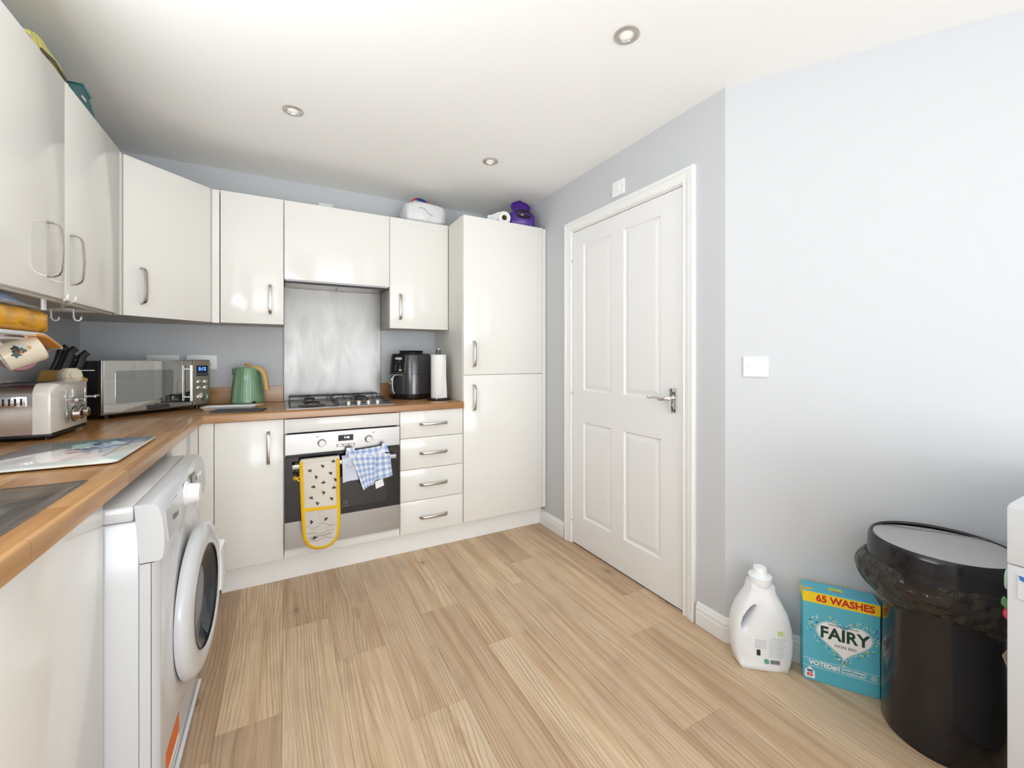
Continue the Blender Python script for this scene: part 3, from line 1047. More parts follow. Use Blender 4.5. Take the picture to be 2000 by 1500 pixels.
for i, p in enumerate(bp):
    tdir = (bp[min(i + 1, len(bp) - 1)] - bp[max(i - 1, 0)]).normalized()
    nn = Vector((tdir.y, -tdir.x))      # towards the middle of the glove
    if nn.dot(Vector((0, 0.23)) - p) < 0:
        nn = -nn
    y = gy(p.y)
    rs.append([(p.x - nn.x * 0.002, y + 0.009, p.y - nn.y * 0.002), (p.x + nn.x * 0.014, y + 0.006, p.y + nn.y * 0.014), (p.x + nn.x * 0.014, y - 0.0135, p.y + nn.y * 0.014), (p.x + nn.x * 0.004, y - 0.0135, p.y + nn.y * 0.004), (p.x - nn.x * 0.003, y - 0.006, p.y - nn.y * 0.003)])
b.rings(rs)
bmesh.ops.recalc_face_normals(b.bm, faces=b.bm.faces)
b.obj('binding', M_bind, t, True, 50)
B().strap([(-0.090, gy(0.21) - 0.010, 0.2135), (-0.03, gy(0.21) - 0.0135, 0.211), (0.03, gy(0.21) - 0.0135, 0.2085), (0.092, gy(0.2) - 0.010, 0.206)], (0, 0.0, 1), 0.016, 0.005).obj('pocket_binding', M_bind, t, True)
B().tube([(-0.092, 0, 0.362), (-0.103, -0.004, 0.366), (-0.114, -0.004, 0.383), (-0.121, -0.002, 0.388), (-0.125, 0, 0.380), (-0.118, 0.003, 0.372), (-0.108, 0.004, 0.378), (-0.092, 0.004, 0.385)], 0.0035, 8).obj('hanging_loop', M_bind, t, True)
M_brown = mat('print_brown', (92, 76, 62), 0.8)
random.seed(9)
# illegible script line and wandering pencil lines on the pocket
b = B()
b.tube([(-0.055 + 0.0045 * k, gy(0.067) - 0.0142, 0.066 + 0.007 * math.sin(k * 1.9) * (1.6 if k in (8, 9, 15, 16) else 0.6) + 0.0004 * k) for k in range(25)], 0.0009, 5)
b.obj('printed_script', M_brown, po)
for (z, a, ph) in ((0.088, 0.006, 0.0), (0.052, 0.004, 1.3), (0.125, 0.010, 2.4)):
    B().tube([(-0.066 + 0.011 * k, gy(z) - 0.0138, z + a * math.sin(k * 0.8 + ph) + 0.003 * math.sin(2.3 * k)) for k in range(13)], 0.0005, 5).obj('printed_line', M_brown, po)
bee_me = None
for (zx, zy, an) in ((545, 303, 0.2), (400, 362, 1.0), (232, 420, 0.5), (508, 458, 0.8), (313, 502, 1.4), (572, 545, 1.2), (412, 580, 0.0), (278, 632, 0.2), (555, 652, 0.1), (412, 710, 1.1), (250, 772, 0.4), (520, 795, 0.9), (330, 845, 1.2), (250, 1072, 1.5), (445, 1050, -0.5), (295, 1283, -0.4)):
    bx_ = 0.071 + (zx - 105) * 0.00036 - 0.168
    bz_ = (1440 - zy + (330 - zx) * 0.09) * 0.0004
    if bee_me is None:
        b = B()
        for q in (-1, 0, 1):
            b.lathe([(0.0001, -0.0003), (0.0028 - 0.0006 * abs(q), 0.0), (0.0001, 0.0005)], 8, (q * 0.0042, 0, 0), 'Y')
        b.box(-0.005, 0.005, -0.0005, 0.0, -0.0007, 0.0007)
        b.lathe([(0.0001, -0.0003), (0.0022, 0.0), (0.0001, 0.0005)], 8, (0.001, 0, 0.004), 'Y')
        o = b.obj('printed_bee', M_pblack, t)
        bee_me = o.data
    else:
        o = bpy.data.objects.new('printed_bee', bee_me)
        C.objects.link(o)
        o.parent = t
    o.location = (bx_, gy(bz_) - (0.0160 if bz_ < 0.2 else 0.0125), bz_)
    o.rotation_euler = (0, an, 0)
    o.scale = (1.6, 1.0, 1.6)

# gingham cloth over the same handle
t = T('cloth', 'blue and white gingham cloth bunched over the oven handle', 'cloth', (0.40, 2.415, 0.46))
o_ = lambda q: [(x - 0.40, z - 0.46) for x, z in q]
M_ging = mat('gingham', rough=0.9, fn=f_gingham, sheen=0.2)
rip = lambda a, ph, base, k=2.0: (lambda u, v: base - a * math.sin(u * PI * k + ph + v * 1.3) * (0.25 + v) - 0.004 * math.sin(v * 5 + ph))
b = B()
b.patch(o_([(0.316, 0.664), (0.446, 0.652), (0.438, 0.488), (0.382, 0.463)]), 14, 14, rip(0.006, 0.4, -0.011), su=0.14, sv=0.20)
b.patch(o_([(0.436, 0.655), (0.524, 0.650), (0.539, 0.525), (0.436, 0.503)]), 12, 12, rip(0.006, 2.0, -0.010), su=0.10, sv=0.14, u0=0.14)
# fold over the bar
b.patch(o_([(0.330, 0.678), (0.492, 0.690), (0.50, 0.645), (0.318, 0.650)]), 16, 8, lambda u, v: 0.022 - 0.032 * v ** 0.7 - 0.004 * math.sin(u * 14), su=0.17, sv=0.05, v0=0.21)
b.patch(o_([(0.33, 0.678), (0.492, 0.690), (0.51, 0.56), (0.33, 0.55)]), 12, 8, lambda u, v: 0.024 + 0.010 * v + 0.003 * math.sin(u * 9), su=0.17, sv=0.12, v0=0.3)
b.patch(o_([(0.488, 0.704), (0.505, 0.708), (0.522, 0.655), (0.47, 0.66)]), 6, 6, lambda u, v: 0.012 - 0.018 * v, su=0.03, sv=0.05)
b.obj('front_layer', M_ging, t, True, 60)
b = B().patch(o_([(0.297, 0.699), (0.336, 0.697), (0.349, 0.655), (0.311, 0.645)]), 6, 6, lambda u, v: 0.010 - 0.022 * v, su=0.04, sv=0.05)
b.patch(o_([(0.297, 0.695), (0.325, 0.69), (0.33, 0.60), (0.29, 0.60)]), 6, 6, lambda u, v: 0.016 + 0.016 * v, su=0.04, sv=0.05)
b.obj('fold', M_ging, t, True, 60)
b = B().patch(o_([(0.273, 0.647), (0.325, 0.648), (0.358, 0.525), (0.278, 0.516)]), 12, 12, rip(0.004, 1.0, -0.004))
b.patch(o_([(0.273, 0.647), (0.325, 0.648), (0.325, 0.655), (0.275, 0.655)]), 6, 4, lambda u, v: -0.004 + 0.03 * v)
b.obj('back_layer', mat('pale_cotton', (214, 220, 236), 0.9, fn=lambda k: k.bump(k.noise(k.coord(), 500, 2), 0.3, 0.0006)), t, True, 60)
bn = B().tube([(-0.105, -0.010, 0.155), (-0.098, -0.011, 0.14), (-0.085, -0.0115, 0.135), (-0.073, -0.011, 0.142), (-0.072, -0.0105, 0.158), (-0.080, -0.0105, 0.165), (-0.078, -0.0105, 0.180)], 0.0007, 6)
bn.obj('printed_line', M_grey, t)
B().patch(o_([(0.443, 0.500), (0.485, 0.512), (0.493, 0.472), (0.449, 0.459)]), 4, 4, lambda u, v: -0.012 + 0.004 * v).obj('tag', M_pwhite, t, True)

# ------------------------------------------------------------------ sink
t = T('sink', 'stainless steel inset sink in the worktop, bottom left corner of the view', 'sink', (-0.645, 0.818, CT))
cxs, cys, wxs, wys = 0, 0, 0.512, 0.955
M_s = M_sink
B().rings([rr(cxs, cys, wxs, wys, 0.004, 0.0004), rr(cxs, cys, wxs - 0.002, wys - 0.002, 0.004, 0.0022), rr(cxs, cys, wxs - 0.020, wys - 0.020, 0.008, 0.0026), rr(cxs, cys, wxs - 0.028, wys - 0.028, 0.012, 0.0005),
           rr(cxs, cys, wxs - 0.05, wys - 0.05, 0.028, -0.0005), rr(cxs, cys, wxs - 0.075, wys - 0.075, 0.04, -0.010), rr(cxs, 0.215, 0.37, 0.36, 0.06, -0.013), rr(cxs, 0.215, 0.345, 0.335, 0.06, -0.03), rr(cxs, 0.215, 0.315, 0.305, 0.06, -0.15), rr(cxs, 0.215, 0.24, 0.23, 0.06, -0.165)],
          False, True).obj('basin', M_s, t, True, 45)
B().lathe([(0.042, -0.1648), (0.042, -0.1625), (0.030, -0.162), (0.028, -0.164), (0.0001, -0.1645)], 24, (0, 0.215, 0), cap0=False).obj('waste', M_chrome, t, True)

# ------------------------------------------------------------------ chopping board
t = T('chopping_board', 'white glass chopping board with pastel watercolour print beside the sink', 'chopping board', (-0.535, 1.66, CT))
M_brd = mat('painted_glass', rough=0.06, fn=f_board, coat=0.4)
B().rings([rr(0, 0, 0.296, 0.398, 0.018, 0.004), rr(0, 0, 0.30, 0.402, 0.02, 0.0055), rr(0, 0, 0.30, 0.402, 0.02, 0.009), rr(0, 0, 0.296, 0.398, 0.018, 0.0098)]).obj('board', M_brd, t, True)
for sx in (-1, 1):
    for sy in (-1, 1):
        B().cyl((sx * 0.12, sy * 0.17, 0.0003), 0.006, 0.004, seg=12).obj('rubber_foot', M_black, t)
M_ink = mat('print_blue_grey', (52, 72, 100), 0.3)
random.seed(3)
b = B()
def swirl(cx, cy, r, n, squash, ph):
    return [(cx + r * (0.55 + 0.45 * math.sin(3.1 * a + ph)) * math.cos(a), cy + squash * r * (0.6 + 0.4 * math.cos(2.3 * a + ph)) * math.sin(a), 0.0100) for a in [2 * PI * k / n for k in range(n)]]
for k in range(5):
    b.tube(swirl(0.045 + random.uniform(-0.03, 0.045), 0.02 + k * 0.037, random.uniform(0.035, 0.06), 30, random.uniform(0.5, 0.9), k * 1.7), 0.0007, 5, True)
b.tube([(0.10, -0.12, 0.01), (0.104, -0.05, 0.01), (0.098, 0.03, 0.01), (0.106, 0.10, 0.01), (0.10, 0.16, 0.01)], 0.0007, 5)
b.tube([(0.02, 0.10, 0.01), (0.0, 0.14, 0.01), (0.012, 0.165, 0.01), (-0.01, 0.18, 0.01)], 0.0007, 5)
o = b.obj('printed_drawing', M_ink, t)
o['kind'] = 'stuff'
for (x, y, rx, ry, c) in ((0.055, 0.085, 0.034, 0.05, (196, 214, 224)), (0.075, 0.0, 0.016, 0.05, (168, 188, 206)), (0.0, 0.09, 0.03, 0.055, (198, 228, 220)), (0.01, -0.02, 0.02, 0.018, (206, 160, 166)), (0.0, 0.02, 0.018, 0.014, (206, 168, 172))):
    B().prism([(x + rx * (1 + 0.2 * math.sin(3 * a)) * math.cos(a), y + ry * (1 + 0.2 * math.cos(4 * a)) * math.sin(a)) for a in [2 * PI * k / 28 for k in range(28)]], 0.0097, 0.00995, 'XY').obj('colour_wash', mat('wash_%d' % c[0] + '_%d' % c[1], c, 0.15), t)

# ------------------------------------------------------------------ washing machine (faces +x)
WY0, WWd, WH, XF = 1.300, 0.595, 0.838, -0.258
t = T('washing_machine', 'white front loading washing machine standing proud of the worktop', 'washing machine', (XF, WY0, 0), 90)
B().box(0.0, WWd, 0.045, 0.53, 0.012, 0.800, 0.006).obj('body', M_white2, t, True)
# top lid
B().box(0.0, WWd, 0.055, 0.53, 0.8005, WH, 0.006).obj('top_lid', M_white2, t, True)
# rounded control fascia
fp = [(0.0545, WH), (0.030, WH - 0.0005), (0.018, WH - 0.004), (0.010, WH - 0.012), (0.003, WH - 0.035), (-0.001, WH - 0.07), (-0.002, WH - 0.105), (0.001, WH - 0.135), (0.008, WH - 0.140), (0.0445, WH - 0.140)]
b = B().rings([[(0.0, y, z) for y, z in fp], [(0.004, y - 0.002, z) for y, z in fp], [(WWd - 0.004, y - 0.002, z) for y, z in fp], [(WWd, y, z) for y, z in fp]])
bmesh.ops.recalc_face_normals(b.bm, faces=b.bm.faces)
fa = b.obj('control_fascia', M_white2, t, True, 35)
# lower front panel with a dished surround for the door
nx, nz = 40, 48
zf0, zf1 = 0.085, 0.695
dc = (0.345, 0.435)
b = B()
g = []
for j in range(nz + 1):
    row = []
    for i in range(nx + 1):
        x, z = WWd * i / nx, zf0 + (zf1 - zf0) * j / nz
        r = math.hypot(x - dc[0], z - dc[1])
        y = 0.010
        e = min(x, WWd - x)
        y += 0.012 * max(0, 1 - e / 0.02) ** 2
        y -= 0.006 * max(0.0, min(1.0, (0.285 - r) / 0.03)) * (1 if r < 0.285 else 0)
        row.append(b.bm.verts.new((x, y, z)))
    g.append(row)
for j in range(nz):
    for i in range(nx):
        b.bm.faces.new((g[j][i], g[j][i + 1], g[j + 1][i + 1], g[j + 1][i]))
b.box(0.0, WWd, 0.0235, 0.0445, zf0, zf1)
b.obj('front_panel', M_white2, t, True, 60)
B().box(0.0, WWd, 0.018, 0.0445, 0.012, 0.083, 0.003).obj('kick_panel', M_white2, t, True)
B().box(0.004, WWd - 0.004, 0.008, 0.018, 0.004, 0.016, 0.002).obj('base_lip', M_white, t)
dw = B().rings([[(0.022, -0.0045, WH - 0.105), (0.185, -0.0045, WH - 0.105), (0.165, 0.002, WH - 0.028), (0.022, 0.002, WH - 0.028)], [(0.024, -0.0065, WH - 0.103), (0.183, -0.0065, WH - 0.103), (0.163, 0.0, WH - 0.030), (0.024, 0.0, WH - 0.030)]])
bmesh.ops.recalc_face_normals(dw.bm, faces=dw.bm.faces)
dw = dw.obj('detergent_drawer', M_white2, fa)
B().box(0.085, 0.128, -0.0072, -0.0060, WH - 0.072, WH - 0.062).obj('nameplate', M_grey, dw)
kn = B().lathe([(0.036, 0), (0.036, 0.006), (0.030, 0.008), (0.0275, 0.034), (0.0255, 0.037), (0.0001, 0.037)], 32, (0.262, 0.001, WH - 0.055), 'Y').obj('dial', M_white, fa, True, 30)
B().box(0.345, 0.405, -0.0035, 0.002, WH - 0.055, WH - 0.022).obj('display', mat('display_grey', (120, 108, 96), 0.2), fa)
for k in range(3):
    B().cyl((0.428 + 0.036 * k, 0.0, WH - 0.05), 0.0075, -0.0035, 'Y', 16, bev=0.0008).obj('button', M_white if k else mat('display_grey'), fa)
# door
R0 = 0.222
dd = T('x', '', '') if False else None
b = B().lathe([(R0, 0.0), (R0 + 0.002, 0.010), (R0 - 0.004, 0.022), (R0 - 0.020, 0.030), (R0 - 0.045, 0.034), (R0 - 0.066, 0.032), (R0 - 0.074, 0.025), (R0 - 0.074, 0.0)], 64, (dc[0], 0.003, dc[1]), 'Y', cap0=False, cap1=False)
bmesh.ops.recalc_face_normals(b.bm, faces=b.bm.faces)
do = b.obj('door', M_white2, t, True, 50)
Gr = R0 - 0.072
B().lathe([(Gr, 0.028), (Gr * 0.97, 0.025), (Gr * 0.85, 0.010), (Gr * 0.6, -0.002), (Gr * 0.3, -0.006), (0.0001, -0.007)], 48, (dc[0], 0.003, dc[1]), 'Y', cap0=False, cap1=False).obj('glass_bowl', mat('smoked_glass', (58, 64, 72), 0.06, 0.35, spec=0.7), do, True)
B().lathe([(Gr + 0.001, 0.031), (Gr - 0.004, 0.031), (Gr - 0.004, 0.024)], 48, (dc[0], 0.003, dc[1]), 'Y', cap0=False, cap1=False).obj('glass_rim', M_black, do, True)
# grip on the far edge of the door
b = B()
gr_ = []
for k in range(9):
    a = R_(-24 + 48 * k / 8)
    ro, ri = R0 + 0.004, R0 - 0.052
    ca, sa = math.cos(a), math.sin(a)
    y = -0.034
    gr_.append([(dc[0] + ri * ca, y + 0.006, dc[1] + ri * sa), (dc[0] + ri * ca, y, dc[1] + ri * sa), (dc[0] + (ro - 0.008) * ca, y - 0.006, dc[1] + (ro - 0.008) * sa), (dc[0] + ro * ca, y, dc[1] + ro * sa), (dc[0] + ro * ca, y + 0.02, dc[1] + ro * sa)])
b.rings(gr_)
bmesh.ops.recalc_face_normals(b.bm, faces=b.bm.faces)
b.obj('door_grip', M_white, do, True, 50)
B().lathe([(R0 - 0.006, 0.0005), (0.0001, 0.0)], 48, (dc[0], 0.003, dc[1]), 'Y', cap0=False, cap1=False).obj('door_back', mat('door_grey', (150, 152, 156), 0.5), do, True)
# the door stands slightly ajar, hinged on the side nearest the viewer
pv = Vector((dc[0] - R0, 0.003, 0))
Rz = Matrix.Rotation(R_(-4), 3, 'Z')
do.rotation_euler = (0, 0, R_(-4))
do.location = pv - Rz @ pv
B().box(0.035, 0.058, 0.0125, 0.0145, 0.635, 0.668).obj('rating_label', mat('label_grey', (190, 194, 198), 0.4), t)
st_ = B().box(0.075, 0.222, 0.0085, 0.0098, 0.095, 0.166).obj('orange_sticker', mat('sticker_orange', (226, 110, 34), 0.45), t)
B().box(0.078, 0.219, 0.008, 0.0087, 0.097, 0.112).obj('sticker_band', M_pwhite, st_)
for sx in (0.05, WWd - 0.05):
    for sy in (0.07, 0.48):
        B().cyl((sx, sy, 0), 0.02, 0.0125, seg=16).obj('foot', M_black, t)

# ------------------------------------------------------------------ microwave (diagonal in the corner)
t = T('microwave', 'mirror fronted steel microwave set diagonally in the corner', 'microwave', (-0.715, 2.51, CT), 45)
MW, MD, z0, z1 = 0.495, 0.252, 0.020, 0.266
B().box(0.003, MW - 0.003, 0.022, MD, z0, z1 - 0.002, 0.003).obj('case', mat('case_black', (50, 50, 54), 0.35), t, True)
fr = B().box(0, MW, 0, 0.0215, z0, z1, 0.002).obj('front_frame', M_steel, t, True)
M_mir = mat('mirror_glass', (176, 176, 172), 0.035, 1.0)
dn = B().box(0.006, 0.394, -0.006, -0.0002, z0 + 0.006, z1 - 0.004, 0.001).obj('door_glass', M_mir, t)
B().rings([[(p[0], -0.0062, p[1]) for p in rr2(0.175, 0.143, 0.25, 0.15, 0.012)], [(p[0], -0.0065, p[1]) for p in rr2(0.175, 0.143, 0.249, 0.149, 0.012)]]).obj('door_window', mat('mirror_dark', (140, 142, 142), 0.04, 1.0), dn)
hn = B().tube([(0.372, -0.034, z0 + 0.03), (0.372, -0.034, z1 - 0.028)], 0.0065, 14).obj('handle', M_chrome, dn, True)
for z in (z0 + 0.05, z1 - 0.048):
    B().cyl((0.372, -0.030, z), 0.004, 0.026, 'Y', 12).obj('handle_post', M_chrome, hn, True)
pn = B().box(0.400, MW - 0.003, -0.006, -0.0002, z0 + 0.004, z1 - 0.003, 0.001).obj('control_panel', mat('panel_steel', rough=0.3, metal=1.0, fn=f_steel((3, 3, 300), 0.1, 0.28, (150, 140, 126), (190, 180, 166))), t)
di = B().box(0.417, 0.479, -0.0075, -0.0055, z1 - 0.087, z1 - 0.030, 0.0004).obj('display', mat('display_blue', (16, 18, 48), 0.1), pn)
text('5:12', 0.024, M_ledb, di, x=0.448, y=-0.0078, z=z1 - 0.049, bold=0.0006)
for k in range(4):
    B().box(0.424 + 0.014 * k, 0.429 + 0.014 * k, -0.0080, -0.0074, z1 - 0.078, z1 - 0.074).obj('icon', mat('icon_grey', (170, 172, 178), 0.5), di)
for a in range(2):
    for c_ in range(2):
        B().lathe([(0.0115, 0), (0.0115, 0.004), (0.009, 0.006), (0.0001, 0.0065)], 20, (0.431 + 0.036 * a, -0.006, z0 + 0.127 - 0.032 * c_), 'Y').obj('button', M_chrome, pn, True, 30)
B().lathe([(0.022, 0), (0.022, 0.002), (0.0185, 0.003), (0.0175, 0.018), (0.016, 0.020), (0.0001, 0.020)], 28, (0.450, -0.006, z0 + 0.045), 'Y').obj('dial', M_chrome, pn, True, 30)
for x in (0.04, MW - 0.04):
    for y in (0.04, MD - 0.04):
        B().cyl((x, y, 0.0004), 0.012, z0, seg=14).obj('foot', M_black, t)

# ------------------------------------------------------------------ kettle
t = T('kettle', 'ribbed sage green kettle with pale wooden handle and lid knob', 'kettle', (-0.186, 2.872, CT), -28.56)
M_ket = mat('sage_green', (112, 150, 116), 0.14, coat=0.3)
rib = lambda a, z: 1 - 0.014 * (abs(math.sin(a * 20)) ** 0.6 if 0.03 < z < 0.17 else 0) * min(1, max(0, (z - 0.03) / 0.01)) * min(1, max(0, (0.17 - z) / 0.012))
prof = [(0.070, 0.016), (0.0845, 0.017), (0.086, 0.022), (0.0855, 0.03)] + [(0.0855 - 0.0185 * (z - 0.03) / 0.185, z) for z in (0.04, 0.05, 0.08, 0.11, 0.14, 0.155, 0.165, 0.175, 0.20)] + [(0.0665, 0.214), (0.0655, 0.218), (0.060, 0.219)]
B().lathe(prof, 160, mod=rib).obj('body', M_ket, t, True, 45)
B().lathe([(0.060, 0.218), (0.058, 0.223), (0.040, 0.226), (0.0001, 0.227)], 40).obj('lid', M_ket, t, True)
M_bw = mat('pale_wood', (214, 172, 112), 0.5, fn=lambda k: k.col(k.mix(k.noise(k.coord(scale=(60, 60, 8)), 1, 3), s2l((222, 182, 122)), s2l((200, 156, 98)))))
B().lathe([(0.007, 0.226), (0.008, 0.234), (0.017, 0.238), (0.019, 0.242), (0.016, 0.246), (0.0001, 0.247)], 24).obj('lid_knob', M_bw, t, True)
B().strap([(0.028, -0.012, 0.221), (0.050, -0.013, 0.223), (0.078, -0.014, 0.217), (0.098, -0.015, 0.200), (0.109, -0.015, 0.175), (0.114, -0.015, 0.140), (0.119, -0.015, 0.105), (0.122, -0.015, 0.090)], (0, 1, 0), [0.026, 0.028, 0.028, 0.027, 0.026, 0.025, 0.024, 0.020], 0.022).obj('handle', M_bw, t, True, 60)
B().strap([(0.060, -0.014, 0.208), (0.080, -0.015, 0.202), (0.093, -0.015, 0.185), (0.099, -0.015, 0.150), (0.104, -0.015, 0.10)], (0, 1, 0), 0.020, 0.006).obj('handle_lining', M_ket, t, True, 60)
B().prism([(-0.083, -0.012), (-0.060, -0.02), (-0.060, 0.02), (-0.083, 0.012)], 0.176, 0.217, 'XY', 0.004).obj('spout', M_ket, t, True, 50)
gz = B()
gz.box(0.0, 0.012, -0.0015, 0.0015, 0.0, 0.085, 0.001)
gz.xf(Matrix.Translation((0.044, -0.0605, 0.075)) @ Matrix.Rotation(R_(36), 4, 'Z') @ Matrix.Rotation(R_(-7), 4, 'X'))
gz.obj('water_gauge', mat('gauge_grey', (112, 134, 134), 0.1), t)
B().box(0.064, 0.080, -0.060, -0.048, 0.022, 0.030, 0.002).obj('switch', M_black, t)
B().lathe([(0.088, 0.0004), (0.089, 0.008), (0.086, 0.0155), (0.0001, 0.016)], 48).obj('power_base', mat('base_wood', (196, 160, 110), 0.5), t, True)

# white tray and slate
t = T('spoon_rest', 'long shallow white ceramic dish in front of the kettle', 'dish', (-0.255, 2.716, CT), -12)
b = B().rings([rr(0, 0, 0.225, 0.085, 0.012, 0.0005), rr(0, 0, 0.25, 0.112, 0.016, 0.016), rr(0, 0, 0.254, 0.116, 0.018, 0.0175), rr(0, 0, 0.248, 0.110, 0.016, 0.0175), rr(0, 0, 0.222, 0.082, 0.012, 0.004)])
b.obj('dish', M_white, t, True, 40)
t = T('slate_board', 'dark slate board lying at the worktop edge in front of the white dish', 'board', (-0.205, 2.598, CT), -14)
b = B()
random.seed(5)
pts = []
for p in [(-0.115 + 0.23 * i / 12, -0.05) for i in range(12)] + [(0.115, -0.05 + 0.10 * i / 6) for i in range(6)] + [(0.115 - 0.23 * i / 12, 0.05) for i in range(12)] + [(-0.115, 0.05 - 0.10 * i / 6) for i in range(6)]:
    pts.append((p[0] + random.uniform(-0.0012, 0.0012), p[1] + random.uniform(-0.0012, 0.0012)))
b.prism(pts, 0.0005, 0.0075, 'XY').obj('slab', mat('slate', (74, 76, 80), 0.7, fn=lambda k: k.bump(k.noise(k.coord(), 60, 5), 0.5, 0.002)), t)
tag(t, t['label'], 'board')

# ------------------------------------------------------------------ air fryer
t = T('air_fryer', 'dark grey air fryer with chrome handle between hob and paper towel', 'air fryer', (0.775, 2.885, CT), -54)
M_af = mat('fryer_grey', (86, 84, 86), 0.22, 0.5)
M_afd = mat('fryer_black', (30, 29, 31), 0.25)


def afring(z, s_, r=0.085):
    return rr(0, 0, 0.262 * s_, 0.262 * s_, r * s_, z, 10)


B().rings([afring(0.004, 0.92), afring(0.010, 0.97), afring(0.036, 1.0)]).obj('base', M_afd, t, True, 40)
B().rings([afring(0.0365, 1.005), afring(0.10, 1.01), afring(0.168, 0.99)]).obj('drawer', M_af, t, True, 40)
B().rings([afring(0.1695, 0.985), afring(0.23, 0.955), afring(0.288, 0.91), afring(0.296, 0.89)]).obj('housing', M_af, t, True, 40)
lid = B().rings([afring(0.2965, 0.885), afring(0.304, 0.84), afring(0.306, 0.55), afring(0.317, 0.52), afring(0.319, 0.5)]).obj('top_cap', M_afd, t, True, 40)
B().rings([rr(0, 0, 0.15, 0.13, 0.05, 0.3195, 8), rr(0, 0, 0.155, 0.135, 0.05, 0.324, 8), rr(0, 0, 0.15, 0.13, 0.05, 0.326, 8)]).obj('vent_cover', M_black, t, True)
# glossy control panel on the front
cpn = B()
rs = []
for z, s_ in ((0.182, 0.98), (0.20, 0.972), (0.25, 0.945), (0.297, 0.895)):
    yy = -0.131 * s_
    rs.append([(-0.062, yy + 0.004, z), (-0.058, yy - 0.004, z), (0.050, yy - 0.004, z), (0.056, yy + 0.004, z)])
cpn.rings(rs)
bmesh.ops.recalc_face_normals(cpn.bm, faces=cpn.bm.faces)
cpn = cpn.obj('control_panel', M_afd, t, True, 40)
tl = R_(-9)
yz = lambda z: -0.131 * (0.98 - 0.085 * (z - 0.182) / 0.115) - 0.0056
text('NINJA', 0.021, M_pwhite, cpn, x=-0.004, y=yz(0.272), z=0.272, bold=0.0006, rot=(tl, 0, 0))
B().box(-0.022, 0.016, yz(0.245) - 0.0005, yz(0.245) + 0.003, 0.238, 0.252).obj('display', mat('display_amber', (70, 62, 34), 0.2), cpn)
for a in range(2):
    for c_ in range(3):
        z = 0.224 - 0.014 * c_
        if a == 1 and c_ == 2:
            B().box(0.004, 0.026, yz(z) - 0.0008, yz(z) + 0.003, z - 0.006, z + 0.005).obj('button', mat('button_cream', (206, 202, 176), 0.4), cpn)
        else:
            B().cyl((-0.024 + 0.036 * a, yz(z) + 0.002, z), 0.003, -0.003, 'Y', 10).obj('button', mat('icon_grey'), cpn)
hn = B().strap([(-0.015, -0.128, 0.164), (-0.015, -0.150, 0.166), (-0.015, -0.176, 0.160), (-0.015, -0.188, 0.135), (-0.015, -0.190, 0.095), (-0.015, -0.183, 0.058), (-0.015, -0.168, 0.040)], (1, 0, 0), 0.030, 0.014)
bmesh.ops.recalc_face_normals(hn.bm, faces=hn.bm.faces)
hn = hn.obj('handle', M_chrome, t, True, 60)
B().strap([(-0.015, -0.128, 0.150), (-0.015, -0.150, 0.152), (-0.015, -0.168, 0.146), (-0.015, -0.176, 0.125), (-0.015, -0.178, 0.09), (-0.015, -0.168, 0.055)], (1, 0, 0), 0.028, 0.010).obj('handle_core', M_afd, hn, True, 60)
for sx in (-1, 1):
    for sy in (-1, 1):
        B().cyl((sx * 0.08, sy * 0.08, 0.0003), 0.012, 0.004, seg=12).obj('foot', M_black, t)

# paper towel on a stand
t = T('paper_towel_stand', 'black paper towel stand with chrome knob beside the larder', 'stand', (0.896, 2.662, CT), -28.56)
B().lathe([(0.078, 0.0004), (0.079, 0.006), (0.074, 0.012), (0.02, 0.014), (0.0001, 0.014)], 40).obj('base', M_black, t, True)
for x in (-0.010, 0.010):
    B().cyl((x, 0, 0.012), 0.005, 0.316, seg=14).obj('rod', M_black, t, True)
B().lathe([(0.004, 0.322), (0.012, 0.326), (0.0145, 0.332), (0.012, 0.339), (0.0001, 0.341)], 24).obj('knob', M_chrome, t, True)
B().cyl((0.0, -0.070, 0.010), 0.006, 0.012, seg=14, bev=0.001).obj('tension_post', M_chrome, t, True)
t2 = T('paper_towel', 'roll of white paper towel on the black stand', 'paper towel', (0.896, 2.662, CT + 0.0145), -28.56)
B().lathe([(0.0205, 0.001), (0.048, 0.0), (0.0495, 0.004), (0.0495, 0.280), (0.048, 0.283), (0.0205, 0.282)], 48, cap0=False, cap1=False).obj('roll', mat('tissue', (238, 238, 236), 0.9, fn=lambda k: k.bump(k.noise(k.coord(), 160, 2), 0.3, 0.0015)), t2, True, 50)
B().lathe([(0.0206, 0.001), (0.0206, 0.282)], 24, cap0=False, cap1=False).obj('core', mat('card_core', (170, 140, 104), 0.8), t2, True)
B().rings([[(0.030, -0.041, 0.003), (0.060, -0.030, 0.002), (0.061, -0.0285, 0.002), (0.032, -0.039, 0.003)], [(0.032, -0.039, 0.15), (0.051, -0.012, 0.15), (0.052, -0.011, 0.15), (0.034, -0.037, 0.15)], [(0.040, -0.030, 0.275), (0.0497, -0.005, 0.278), (0.0500, -0.004, 0.278), (0.041, -0.029, 0.275)]]).obj('loose_sheet', mat('tissue'), t2, True)

# ------------------------------------------------------------------ toaster (end faces +x)
t = T('toaster', 'four slice toaster with cream end, chrome levers and steel sides', 'toaster', (-0.690, 1.985, CT), 90)
TW, TD = 0.300, 0.238
M_tcream = mat('toaster_cream', (226, 222, 214), 0.22, coat=0.3)
M_tst = mat('toaster_steel', rough=0.2, metal=1.0, fn=f_steel((3, 300, 3), 0.08, 0.12, (176, 170, 164), (206, 200, 194)))


